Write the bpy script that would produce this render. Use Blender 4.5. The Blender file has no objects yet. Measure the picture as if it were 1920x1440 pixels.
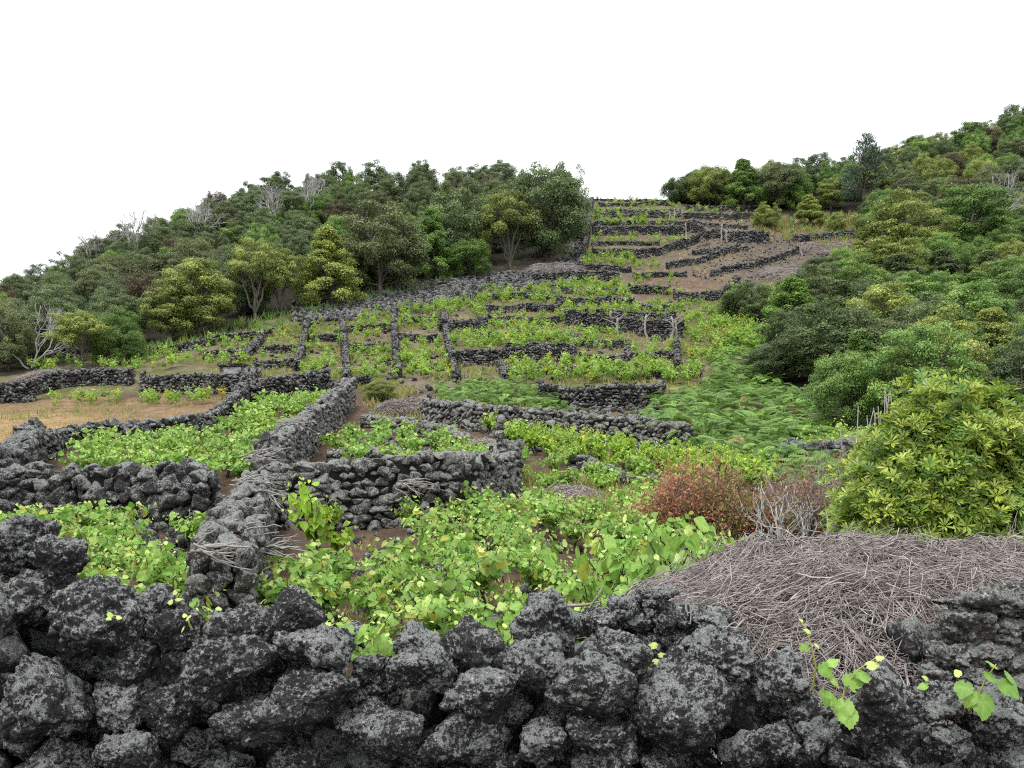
import bpy, bmesh, math, random
import numpy as np
from mathutils import Matrix, Vector, Euler

# ------------------------------------------------------------------ camera, sky, sun, exposure
SC = bpy.context.scene
COL = SC.collection
F, H0, ZC = 1663.0, 950.0, 1.65          # focal length in photo pixels, horizon row, eye height

cam_d = bpy.data.cameras.new("camera")
cam = bpy.data.objects.new("camera", cam_d)
COL.objects.link(cam)
cam.location = (0, 0, ZC)
cam.rotation_euler = (math.radians(90), 0, 0)
cam_d.sensor_width = 36.0
cam_d.lens = F / 1920 * 36.0
cam_d.shift_y = (H0 - 720) / 1920
cam_d.clip_start = 0.05
cam_d.clip_end = 5000
SC.camera = cam

world = bpy.data.worlds.new("World")
SC.world = world
world.use_nodes = True
wn, wl = world.node_tree.nodes, world.node_tree.links
wn.clear()
SUN_EL, SUN_ROT = math.radians(62), math.radians(205)
sky = wn.new("ShaderNodeTexSky")
sky.sky_type = 'NISHITA'
sky.sun_disc = False
sky.sun_elevation = SUN_EL
sky.sun_rotation = SUN_ROT
sky.dust_density = 4.0
hsv = wn.new("ShaderNodeHueSaturation")
hsv.inputs["Saturation"].default_value = 0.12
mixw = wn.new("ShaderNodeMix")
mixw.data_type = 'RGBA'
mixw.inputs[0].default_value = 0.82          # overcast: an even white cloud sheet over the clear sky
mixw.inputs[7].default_value = (9.6, 9.9, 10.3, 1)
bgn = wn.new("ShaderNodeBackground")
bgn.inputs["Strength"].default_value = 0.12
wout = wn.new("ShaderNodeOutputWorld")
wl.new(sky.outputs[0], hsv.inputs["Color"])
wl.new(hsv.outputs[0], mixw.inputs[6])
wl.new(mixw.outputs[2], bgn.inputs["Color"])
wl.new(bgn.outputs[0], wout.inputs["Surface"])

sun_d = bpy.data.lights.new("sun", 'SUN')
sun_d.energy = 1.5
sun_d.angle = math.radians(14)
sun_d.color = (1.0, 0.97, 0.92)
sun = bpy.data.objects.new("sun", sun_d)
COL.objects.link(sun)
sun.rotation_euler = (math.radians(28), 0, math.radians(-25))
sun.location = (0, -20, 60)

SC.view_settings.view_transform = 'Standard'
SC.view_settings.look = 'None'
SC.view_settings.gamma = 1.0
SC.view_settings.exposure = 0.85
SC.view_settings.use_curve_mapping = False
SC.render.engine = 'CYCLES'
SC.cycles.max_bounces = 5
SC.cycles.diffuse_bounces = 3
SC.cycles.glossy_bounces = 1
SC.cycles.transmission_bounces = 3
SC.cycles.use_adaptive_sampling = True
SC.cycles.adaptive_threshold = 0.015
SC.cycles.use_denoising = False
SC.cycles.filter_width = 1.1

RNG = np.random.default_rng(7)
random.seed(7)

# ------------------------------------------------------------------ noise
def _hash(ix, iy, iz, seed):
    h = (ix.astype(np.int64) * 374761393 + iy.astype(np.int64) * 668265263 + iz.astype(np.int64) * 2147483647 + seed * 144665)
    h = (h ^ (h >> 13)) * 1274126177 & 0x7fffffff
    h = (h ^ (h >> 16)) * 668265263 & 0x7fffffff
    return ((h ^ (h >> 15)) & 0xffffff) / float(0xffffff)

def vnoise(p, seed=0):
    i = np.floor(p)
    f = p - i
    f = f * f * (3 - 2 * f)
    ix, iy, iz = i[:, 0], i[:, 1], i[:, 2]
    out = 0
    for a in (0, 1):
        for b in (0, 1):
            for c in (0, 1):
                w = (f[:, 0] if a else 1 - f[:, 0]) * (f[:, 1] if b else 1 - f[:, 1]) * (f[:, 2] if c else 1 - f[:, 2])
                out = out + w * _hash(ix + a, iy + b, iz + c, seed)
    return out * 2 - 1

def fbm(p, octv=4, seed=0):
    s, amp, tot = 0, 1.0, 0
    for o in range(octv):
        s = s + amp * vnoise(p * 2.03 ** o + 17.3 * o, seed + o * 31)
        tot += amp
        amp *= 0.5
    return s / tot

def worley(p, seed=0):
    i = np.floor(p)
    best = np.full(len(p), 9.0)
    for a in (-1, 0, 1):
        for b in (-1, 0, 1):
            for c in (-1, 0, 1):
                cx, cy, cz = i[:, 0] + a, i[:, 1] + b, i[:, 2] + c
                dx = cx + _hash(cx, cy, cz, seed) - p[:, 0]
                dy = cy + _hash(cx, cy, cz, seed + 1) - p[:, 1]
                dz = cz + _hash(cx, cy, cz, seed + 2) - p[:, 2]
                best = np.minimum(best, dx * dx + dy * dy + dz * dz)
    return np.sqrt(best)

def n2(x, y, seed=0, octv=3):
    x = np.atleast_1d(np.asarray(x, float)); y = np.atleast_1d(np.asarray(y, float))
    return fbm(np.stack([x, y, np.full_like(x, seed * 3.7)], 1), octv, seed)

# ------------------------------------------------------------------ mesh helpers
def make_mesh(name, V, T, tint=None, smooth=False, mat=None, Q=None):
    V = np.ascontiguousarray(V, np.float32)
    me = bpy.data.meshes.new(name)
    T = np.zeros((0, 3), np.int32) if T is None else np.ascontiguousarray(T, np.int32)
    nq = 0 if Q is None else len(Q)
    me.vertices.add(len(V))
    me.vertices.foreach_set("co", V.ravel())
    loops = T.ravel() if not nq else np.concatenate([T.ravel(), np.ascontiguousarray(Q, np.int32).ravel()])
    me.loops.add(len(loops))
    me.loops.foreach_set("vertex_index", loops)
    me.polygons.add(len(T) + nq)
    st = np.arange(len(T)) * 3
    if nq:
        st = np.concatenate([st, len(T) * 3 + np.arange(nq) * 4])
    me.polygons.foreach_set("loop_start", st.astype(np.int32))
    me.polygons.foreach_set("use_smooth", np.full(len(st), smooth, bool))
    if tint is not None:
        tint = np.asarray(tint, np.float32)
        if tint.shape[1] == 3:
            tint = np.concatenate([tint, np.ones((len(tint), 1), np.float32)], 1)
        a = me.attributes.new("tint", 'FLOAT_COLOR', 'POINT')
        a.data.foreach_set("color", np.ascontiguousarray(tint).ravel())
    if mat is not None:
        me.materials.append(mat)
    me.update(calc_edges=True)
    return me

class Acc:
    """collects triangle batches and joins them into one mesh"""
    def __init__(s):
        s.v, s.t, s.c, s.n = [], [], [], 0
    def add(s, V, T, C=None):
        V = np.asarray(V, float)
        s.v.append(V)
        s.t.append(np.asarray(T, np.int64) + s.n)
        if C is None:
            C = np.zeros((len(V), 3))
        C = np.asarray(C, float)
        if C.ndim == 1:
            C = np.tile(C, (len(V), 1))
        s.c.append(C)
        s.n += len(V)
    def arrays(s):
        return np.concatenate(s.v), np.concatenate(s.t), np.concatenate(s.c)
    def mesh(s, name, mat, smooth=False):
        V, T, C = s.arrays()
        return make_mesh(name, V, T, C, smooth, mat)

def unit(a):
    return a / np.maximum(np.linalg.norm(a, axis=-1, keepdims=True), 1e-9)

def rand_dirs(n, rng):
    return unit(rng.normal(size=(n, 3)))

def cards(tv, tf, pos, Tdir, Ndir, L, W):
    """instance a small leaf template (x across, y along, z out of the blade) as arrays"""
    N = unit(Ndir)
    T = unit(Tdir - N * np.sum(Tdir * N, 1, keepdims=True))
    B = np.cross(T, N)
    n, k = len(pos), len(tv)
    L = np.broadcast_to(np.asarray(L, float), (n,))[:, None, None]
    W = np.broadcast_to(np.asarray(W, float), (n,))[:, None, None]
    V = pos[:, None] + tv[None, :, 0:1] * W * B[:, None] + tv[None, :, 1:2] * L * T[:, None] + tv[None, :, 2:3] * L * N[:, None]
    Fc = (np.arange(n)[:, None, None] * k + tf[None]).reshape(-1, 3)
    return V.reshape(-1, 3), Fc

def tube(pts, rad, sides=5):
    pts = np.asarray(pts, float)
    n = len(pts)
    rad = np.broadcast_to(np.asarray(rad, float), (n,))
    tan = unit(np.gradient(pts, axis=0))
    ref = np.array([0.31, 0.87, 0.38])
    a = unit(np.cross(tan, ref))
    b = np.cross(tan, a)
    ang = np.arange(sides) * 2 * np.pi / sides
    V = pts[:, None] + rad[:, None, None] * (np.cos(ang)[None, :, None] * a[:, None] + np.sin(ang)[None, :, None] * b[:, None])
    i = np.arange(n - 1)[:, None] * sides
    j = np.arange(sides)[None]
    k = (j + 1) % sides
    A, Bq, Cq, Dq = i + j, i + k, i + sides + k, i + sides + j
    T = np.concatenate([np.stack([A, Bq, Cq], -1).reshape(-1, 3), np.stack([A, Cq, Dq], -1).reshape(-1, 3)])
    V = np.concatenate([V.reshape(-1, 3), pts[-1:]])
    e = (n - 1) * sides
    T = np.concatenate([T, np.stack([e + np.arange(sides), e + (np.arange(sides) + 1) % sides, np.full(sides, n * sides)], 1)])
    return V, T

_ico = {}
def ico(sub):
    if sub not in _ico:
        bm = bmesh.new()
        bmesh.ops.create_icosphere(bm, subdivisions=sub, radius=1.0)
        V = np.array([v.co[:] for v in bm.verts])
        T = np.array([[v.index for v in f.verts] for f in bm.faces])
        bm.free()
        _ico[sub] = (V, T)
    return _ico[sub]

# ------------------------------------------------------------------ scene bookkeeping
def tag(o, label=None, cat=None, group=None, kind=None):
    if label: o["label"] = label
    if cat: o["category"] = cat
    if group: o["group"] = group
    if kind: o["kind"] = kind
    return o

def empty(name, label, cat, loc=(0, 0, 0), group=None, rz=0.0):
    o = bpy.data.objects.new(name, None)
    COL.objects.link(o)
    o.location = loc
    o.rotation_euler = (0, 0, rz)
    o.empty_display_size = 0.1
    return tag(o, label, cat, group, "thing")

def obj(name, me, parent=None, loc=(0, 0, 0), rot=(0, 0, 0), scale=(1, 1, 1), mat=None):
    o = bpy.data.objects.new(name, me)
    COL.objects.link(o)
    if parent is not None:
        o.parent = parent
    o.location = loc
    o.rotation_euler = rot
    o.scale = scale
    if mat is not None:
        o.material_slots[0].link = 'OBJECT'
        o.material_slots[0].material = mat
    return o

_ORD = "first second third fourth fifth sixth seventh eighth ninth tenth eleventh twelfth thirteenth fourteenth fifteenth sixteenth seventeenth eighteenth nineteenth twentieth".split()
def ordinal(i):
    n = i + 1
    if n <= 20:
        return _ORD[i]
    return "%d%s" % (n, {1: "st", 2: "nd", 3: "rd"}.get(n % 10 if n % 100 not in (11, 12, 13) else 0, "th"))

# ------------------------------------------------------------------ materials
def new_mat(name):
    m = bpy.data.materials.new(name)
    m.use_nodes = True
    m.node_tree.nodes.clear()
    return m, m.node_tree.nodes, m.node_tree.links

def nd(ns, t, **kw):
    n = ns.new(t)
    for k, v in kw.items():
        if k.startswith("i_"):
            n.inputs[k[2:].replace("_", " ")].default_value = v
        else:
            setattr(n, k, v)
    return n

def mixc(ns, ls, fac, a, b, mode='MIX'):
    m = ns.new("ShaderNodeMix")
    m.data_type = 'RGBA'
    m.blend_type = mode
    for sock, val in ((m.inputs[0], fac), (m.inputs[6], a), (m.inputs[7], b)):
        if hasattr(val, "node"):
            ls.new(val, sock)
        elif isinstance(val, (int, float)):
            sock.default_value = val
        else:
            sock.default_value = (*val, 1) if len(val) == 3 else val
    return m.outputs[2]

def math_n(ns, ls, op, a, b=None, c=None, clamp=False):
    m = ns.new("ShaderNodeMath")
    m.operation = op
    m.use_clamp = clamp
    for i, val in enumerate((a, b, c)):
        if val is None: continue
        if hasattr(val, "node"): ls.new(val, m.inputs[i])
        else: m.inputs[i].default_value = val
    return m.outputs[0]

def ramp01(ns, ls, x, lo, hi):
    m = ns.new("ShaderNodeMapRange")
    m.interpolation_type = 'SMOOTHSTEP'
    ls.new(x, m.inputs[0])
    m.inputs[1].default_value = lo
    m.inputs[2].default_value = hi
    return m.outputs[0]

def noise_n(ns, ls, vec, scale, detail=4, rough=0.55):
    n = nd(ns, "ShaderNodeTexNoise")
    n.inputs["Scale"].default_value = scale
    n.inputs["Detail"].default_value = detail
    n.inputs["Roughness"].default_value = rough
    ls.new(vec, n.inputs["Vector"])
    return n.outputs[0]

def finish(ns, ls, color, rough=0.9, bump=None, bstr=0.5, bdist=0.01, spec=0.2, trans=None, tcol=None):
    p = ns.new("ShaderNodeBsdfPrincipled")
    ls.new(color, p.inputs["Base Color"])
    p.inputs["Roughness"].default_value = rough
    p.inputs["Specular IOR Level"].default_value = spec
    if bump is not None:
        b = ns.new("ShaderNodeBump")
        b.inputs["Strength"].default_value = bstr
        b.inputs["Distance"].default_value = bdist
        ls.new(bump, b.inputs["Height"])
        ls.new(b.outputs[0], p.inputs["Normal"])
    out = ns.new("ShaderNodeOutputMaterial")
    if trans:
        t = ns.new("ShaderNodeBsdfTranslucent")
        ls.new(tcol if tcol is not None else color, t.inputs[0])
        mx = ns.new("ShaderNodeMixShader")
        mx.inputs[0].default_value = trans
        ls.new(p.outputs[0], mx.inputs[1])
        ls.new(t.outputs[0], mx.inputs[2])
        ls.new(mx.outputs[0], out.inputs[0])
    else:
        ls.new(p.outputs[0], out.inputs[0])

def rock_mat(name, dark=(.020, .019, .020), brown=(.042, .036, .031), lichen=(.30, .31, .315), cover=0.0, fine=1.0, per="object", bdist=.012, green=(.22, .27, .24), specks=True):
    m, ns, ls = new_mat(name)
    pos = ns.new("ShaderNodeNewGeometry")
    P_, Nn = pos.outputs["Position"], pos.outputs["Normal"]
    if per == "object":
        oi = ns.new("ShaderNodeObjectInfo")
        rnd = oi.outputs["Random"]
    else:
        at = nd(ns, "ShaderNodeAttribute", attribute_name="tint")
        sp = ns.new("ShaderNodeSeparateColor")
        ls.new(at.outputs["Color"], sp.inputs[0])
        rnd = sp.outputs[0]
    sep = ns.new("ShaderNodeSeparateXYZ")
    ls.new(Nn, sep.inputs[0])
    big = noise_n(ns, ls, P_, 7 * fine, 5)
    mid = noise_n(ns, ls, P_, 30 * fine, 7, .65)
    sm = noise_n(ns, ls, P_, 75 * fine, 6, .7)
    base = mixc(ns, ls, ramp01(ns, ls, big, .42, .66), dark, brown)
    base = mixc(ns, ls, ramp01(ns, ls, sm, .35, .62), tuple(.62 * q for q in dark), base)
    # crusty lichen: patches of their own shape, more of it on some stones and on faces open to the rain
    k = math_n(ns, ls, 'MULTIPLY_ADD', rnd, .075, -.03 + cover)
    k = math_n(ns, ls, 'MULTIPLY_ADD', sep.outputs[2], .05, k)
    k2 = math_n(ns, ls, 'MULTIPLY_ADD', big, .35, k)
    m1 = math_n(ns, ls, 'ADD', math_n(ns, ls, 'MULTIPLY_ADD', sm, .55, math_n(ns, ls, 'MULTIPLY', mid, .5)), k2)
    mask = ramp01(ns, ls, m1, .755, .815)
    lc = mixc(ns, ls, ramp01(ns, ls, noise_n(ns, ls, P_, 16 * fine, 3), .45, .6), lichen, green)
    lc = mixc(ns, ls, ramp01(ns, ls, noise_n(ns, ls, P_, 140 * fine, 2), .35, .7), tuple(.45 * c for c in lichen), lc)
    c = mixc(ns, ls, mask, base, lc)
    if specks:
        w = math_n(ns, ls, 'MULTIPLY', ramp01(ns, ls, noise_n(ns, ls, P_, 60 * fine, 3, .6), .60, .70), ramp01(ns, ls, noise_n(ns, ls, P_, 13 * fine, 2), .46, .60))
        c = mixc(ns, ls, w, c, (.50, .52, .51))
    bh = math_n(ns, ls, 'ADD', math_n(ns, ls, 'MULTIPLY', mid, 1.2), sm)
    finish(ns, ls, c, .95, bh, 1.0, bdist * 1.3, .15)
    return m

def leaf_mat(name, mature, young, trans=.35, rough=.5, per_obj=0.10, tcol_gain=1.25, spec=.35, dry=None):
    """colour from the 'tint' attribute: r = share of new growth, g = brightness of the single leaf, b = share of dry leaf"""
    m, ns, ls = new_mat(name)
    at = nd(ns, "ShaderNodeAttribute", attribute_name="tint")
    sp = ns.new("ShaderNodeSeparateColor")
    ls.new(at.outputs["Color"], sp.inputs[0])
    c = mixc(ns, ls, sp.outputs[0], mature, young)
    if dry is not None:
        c = mixc(ns, ls, sp.outputs[2], c, dry)
    oi = ns.new("ShaderNodeObjectInfo")
    ps = ns.new("ShaderNodeNewGeometry")
    vn = math_n(ns, ls, 'MULTIPLY_ADD', noise_n(ns, ls, ps.outputs["Position"], 45, 2), .5, .30)
    br = math_n(ns, ls, 'MULTIPLY_ADD', sp.outputs[1], .9, vn)
    br = math_n(ns, ls, 'MULTIPLY', br, math_n(ns, ls, 'MULTIPLY_ADD', oi.outputs["Random"], 2 * per_obj, 1 - per_obj))
    h = ns.new("ShaderNodeHueSaturation")
    ls.new(c, h.inputs["Color"])
    ls.new(br, h.inputs["Value"])
    g = ns.new("ShaderNodeHueSaturation")
    ls.new(h.outputs[0], g.inputs["Color"])
    g.inputs["Value"].default_value = tcol_gain
    g.inputs["Hue"].default_value = .492
    finish(ns, ls, h.outputs[0], rough, spec=spec, trans=trans, tcol=g.outputs[0])
    return m

def bark_mat(name, a, b, scale=30):
    m, ns, ls = new_mat(name)
    pos = ns.new("ShaderNodeNewGeometry")
    n = noise_n(ns, ls, pos.outputs["Position"], scale, 5, .65)
    at = nd(ns, "ShaderNodeAttribute", attribute_name="tint")
    sp = ns.new("ShaderNodeSeparateColor")
    ls.new(at.outputs["Color"], sp.inputs[0])
    f = math_n(ns, ls, 'ADD', math_n(ns, ls, 'MULTIPLY', ramp01(ns, ls, n, .3, .7), .6), math_n(ns, ls, 'MULTIPLY', sp.outputs[0], .5), clamp=True)
    finish(ns, ls, mixc(ns, ls, f, a, b), .9, n, .5, .006, .15)
    return m

M = {}
M["hero"] = rock_mat("lichen_lava", dark=(.046, .044, .046), brown=(.095, .084, .076), lichen=(.38, .385, .38), green=(.27, .31, .28), cover=.05, bdist=.018, fine=1.15)
M["wall"] = rock_mat("wall_lava", dark=(.044, .042, .043), brown=(.085, .075, .066), lichen=(.30, .30, .29), cover=.045, fine=.7, bdist=.02)
M["grey"] = rock_mat("grey_lava", dark=(.062, .058, .054), brown=(.12, .104, .085), lichen=(.34, .33, .31), cover=.075, fine=.75, bdist=.02)
M["wallm"] = rock_mat("wall_lava_joined", dark=(.044, .042, .043), brown=(.085, .075, .066), lichen=(.30, .30, .29), cover=.045, fine=.7, per="tint", bdist=.02)
M["greym"] = rock_mat("grey_lava_joined", dark=(.062, .058, .054), brown=(.12, .104, .085), lichen=(.34, .33, .31), cover=.075, fine=.75, per="tint", bdist=.02)
M["far"] = rock_mat("far_lava", dark=(.032, .030, .031), brown=(.066, .058, .053), lichen=(.29, .28, .27), cover=.045, fine=.28, per="tint", bdist=.05, specks=False)
M["core"] = rock_mat("painted_gap_shade", dark=(.012, .012, .012), brown=(.018, .016, .015), lichen=(.04, .04, .04), cover=-.2, fine=.6, per="tint", specks=False)  # near-black colour stands in for the shade deep between wall stones
M["vine"] = leaf_mat("vine_leaf", (.155, .325, .046), (.46, .56, .17), trans=.40, dry=(.36, .36, .06))
M["vine_fresh"] = leaf_mat("vine_leaf_fresh", (.17, .325, .036), (.42, .52, .13), trans=.40, dry=(.40, .36, .045))
M["vine_lime"] = leaf_mat("vine_leaf_lime", (.185, .345, .026), (.42, .53, .08), trans=.42, dry=(.58, .52, .05))
M["yellowtree"] = leaf_mat("pittosporum_leaf", (.135, .185, .040), (.38, .43, .10), trans=.22, per_obj=.18)
M["freshtree"] = leaf_mat("fresh_tree_leaf", (.09, .18, .038), (.24, .36, .075), trans=.25, per_obj=.18)
M["darktree"] = leaf_mat("dark_tree_leaf", (.070, .112, .042), (.16, .21, .068), trans=.18, per_obj=.22)
M["olivetree"] = leaf_mat("olive_tree_leaf", (.085, .115, .045), (.19, .22, .08), trans=.18, per_obj=.2)
M["browntree"] = leaf_mat("brown_heath_leaf", (.075, .066, .036), (.16, .13, .06), trans=.15, per_obj=.2)
M["pine"] = leaf_mat("heath_needle", (.045, .075, .046), (.09, .13, .07), trans=.12)
M["bush"] = leaf_mat("laurel_leaf", (.095, .21, .026), (.42, .49, .075), trans=.28, rough=.38, spec=.5)
M["redleaf"] = leaf_mat("red_shrub_leaf", (.21, .23, .07), (.40, .155, .105), trans=.25)
M["fern"] = leaf_mat("bracken", (.095, .195, .034), (.20, .34, .06), trans=.3, dry=(.28, .17, .07))
M["grass"] = leaf_mat("weeds", (.12, .19, .035), (.34, .34, .08), trans=.3, dry=(.42, .31, .16))
M["bark"] = bark_mat("bark", (.06, .053, .045), (.15, .135, .115))
M["bark_dark"] = bark_mat("dark_bark", (.028, .024, .02), (.075, .064, .052))
M["silver"] = bark_mat("silver_dead_wood", (.22, .21, .20), (.42, .405, .39))
M["stumpwood"] = bark_mat("grey_stump_wood", (.11, .10, .09), (.27, .25, .23))
M["twig"] = bark_mat("dry_prunings", (.068, .052, .049), (.43, .385, .362), 14)
M["stick"] = bark_mat("bleached_sticks", (.13, .12, .11), (.34, .325, .305), 20)
M["shoot"] = bark_mat("green_shoot", (.22, .28, .05), (.36, .30, .09))
# ------------------------------------------------------------------ terrain: height of the hillside over (bearing, distance)
BASE = [(900, 21), (850, 25), (800, 30), (750, 36), (700, 42), (650, 49), (600, 56), (550, 64), (500, 73), (450, 82), (400, 92)]
NEAR = [(1.5, 0.0), (3, .05), (4, .15), (6, .38), (8, .60), (10, .78), (12, 1.0), (14, 1.2), (18, 1.65)]
COLS = {
 -1000: [(870, 25), (815, 36), (770, 45), (730, 60), (705, 80), (690, 100), (700, 170), (800, 300)],
 0: [(905, 21), (858, 25), (810, 30), (765, 36), (722, 42), (690, 49), (668, 56), (648, 64), (628, 73), (608, 82), (590, 92), (578, 100), (575, 115), (600, 170), (750, 300)],
 240: [(902, 21), (853, 25), (803, 30), (752, 36), (706, 42), (668, 49), (635, 56), (602, 64), (568, 73), (534, 82), (500, 92), (482, 100), (480, 115), (520, 170), (700, 300)],
 480: BASE[:6] + [(600, 56), (556, 64), (515, 73), (473, 82), (420, 92), (396, 100), (392, 115), (460, 170), (680, 300)],
 640: BASE[:7] + [(551, 64), (502, 73), (452, 82), (393, 92), (364, 100), (358, 115), (430, 170), (660, 300)],
 800: BASE[:10] + [(388, 92), (356, 100), (350, 110), (430, 170), (660, 300)],
 960: BASE[:10] + [(394, 92), (368, 100), (366, 110), (430, 170), (660, 300)],
 1080: BASE + [(376, 98), (372, 103), (385, 115), (450, 170), (660, 300)],
 1200: BASE + [(381, 98), (377, 103), (388, 115), (450, 170), (660, 300)],
 1280: BASE + [(380, 98), (375, 104), (380, 115), (440, 170), (660, 300)],
 1440: BASE + [(372, 102), (358, 112), (356, 122), (420, 170), (640, 300)],
 1680: BASE[:8] + [(497, 73), (445, 82), (395, 92), (344, 105), (310, 120), (300, 135), (315, 170), (560, 300)],
 1920: BASE[:7] + [(546, 64), (488, 73), (432, 82), (380, 92), (316, 105), (262, 120), (228, 135), (218, 170), (480, 300)],
 2900: [(900, 21), (845, 25), (790, 30), (735, 36), (640, 49), (520, 64), (400, 82), (280, 105), (180, 135), (150, 170), (400, 300)],
}
UG = np.arange(-1000, 2901, 13.0)
RAT = 1.0145
NDR = int(math.log(300 / 1.5) / math.log(RAT)) + 1
DG = 1.5 * RAT ** np.arange(NDR)
cu = sorted(COLS)
prof = []
for u in cu:
    dz = list(NEAR) + [(d, ZC + (H0 - v) * d / F) for v, d in COLS[u]]
    prof.append(np.interp(DG, [a for a, b in dz], [b for a, b in dz]))
prof = np.array(prof)
ZG = np.stack([np.interp(UG, cu, prof[:, i]) for i in range(NDR)])

def gsm(A, sig, axis):
    r = int(3 * sig)
    k = np.exp(-.5 * (np.arange(-r, r + 1) / sig) ** 2)
    k /= k.sum()
    pad = [(0, 0), (0, 0)]
    pad[axis] = (r, r)
    B = np.pad(A, pad, mode='edge')
    return np.apply_along_axis(lambda m: np.convolve(m, k, 'valid'), axis, B)
ZG = gsm(gsm(ZG, 3.0, 0), 5.0, 1)
XG = (UG[None, :] - 960) * DG[:, None] / F
YG = np.repeat(DG[:, None], len(UG), 1)
wob = (n2(XG.ravel() * .35, YG.ravel() * .35, 3).reshape(XG.shape) * .16 * np.clip((YG - 9) / 20, 0, 1)
       + n2(XG.ravel() * 1.6, YG.ravel() * 1.6, 5).reshape(XG.shape) * .07 * np.clip((YG - 4) / 6, 0, 1))
ZG = ZG + wob

def gz(x, y):
    x = np.asarray(x, float); y = np.maximum(np.asarray(y, float), 1.6)
    fu = np.clip((960 + F * x / y - UG[0]) / 13.0, 0, len(UG) - 1.001)
    fd = np.clip(np.log(y / 1.5) / math.log(RAT), 0, NDR - 1.001)
    iu, idd = fu.astype(int), fd.astype(int)
    a, b = fu - iu, fd - idd
    return (ZG[idd, iu] * (1 - a) * (1 - b) + ZG[idd, iu + 1] * a * (1 - b) + ZG[idd + 1, iu] * (1 - a) * b + ZG[idd + 1, iu + 1] * a * b)

def pix(u, v):
    """ground point seen at photo pixel (u, v)"""
    fu = min(max((u - UG[0]) / 13.0, 0), len(UG) - 1.001)
    iu = int(fu); a = fu - iu
    z = ZG[:, iu] * (1 - a) + ZG[:, iu + 1] * a
    vp = H0 - (z - ZC) * F / DG
    k = np.nonzero((vp <= v) & (DG > 3.4))[0]
    i = int(k[0]) if len(k) else int(np.argmin(np.where(DG < 140, vp, 9e9)))
    d = DG[i]
    if len(k) and i > 0 and vp[i - 1] > vp[i]:
        d = DG[i - 1] + (DG[i] - DG[i - 1]) * np.clip((vp[i - 1] - v) / (vp[i - 1] - vp[i]), 0, 1)
    x = (u - 960) * d / F
    return np.array([x, d, float(gz(x, d))])

def to_px(x, y, z):
    return 960 + F * x / y, H0 - F * (z - ZC) / y

def in_poly(px, py, poly):
    poly = np.asarray(poly, float)
    ins = np.zeros(len(px), bool)
    j = len(poly) - 1
    for i in range(len(poly)):
        xi, yi = poly[i]; xj, yj = poly[j]
        c = ((yi > py) != (yj > py)) & (px < (xj - xi) * (py - yi) / (yj - yi + 1e-12) + xi)
        ins ^= c
        j = i
    return ins

def scatter(poly, spacing, rng, tries=4000, nmax=10 ** 6):
    """ground points inside a plot outline, at least `spacing` metres apart"""
    poly = np.asarray(poly, float)
    lo, hi = poly.min(0), poly.max(0)
    cand = rng.uniform(lo, hi, (tries, 2))
    cand = cand[in_poly(cand[:, 0], cand[:, 1], poly)]
    pts = []
    cell = {}
    for u, v in cand:
        p = pix(u, v)
        k = (int(math.floor(p[0] / spacing)), int(math.floor(p[1] / spacing)))
        ok = True
        for a in (-1, 0, 1):
            for b in (-1, 0, 1):
                for q in cell.get((k[0] + a, k[1] + b), ()):
                    if (q[0] - p[0]) ** 2 + (q[1] - p[1]) ** 2 < spacing ** 2:
                        ok = False; break
                if not ok: break
            if not ok: break
        if ok:
            cell.setdefault(k, []).append(p)
            pts.append(p)
            if len(pts) >= nmax: break
    return np.array(pts).reshape(-1, 3)

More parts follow.
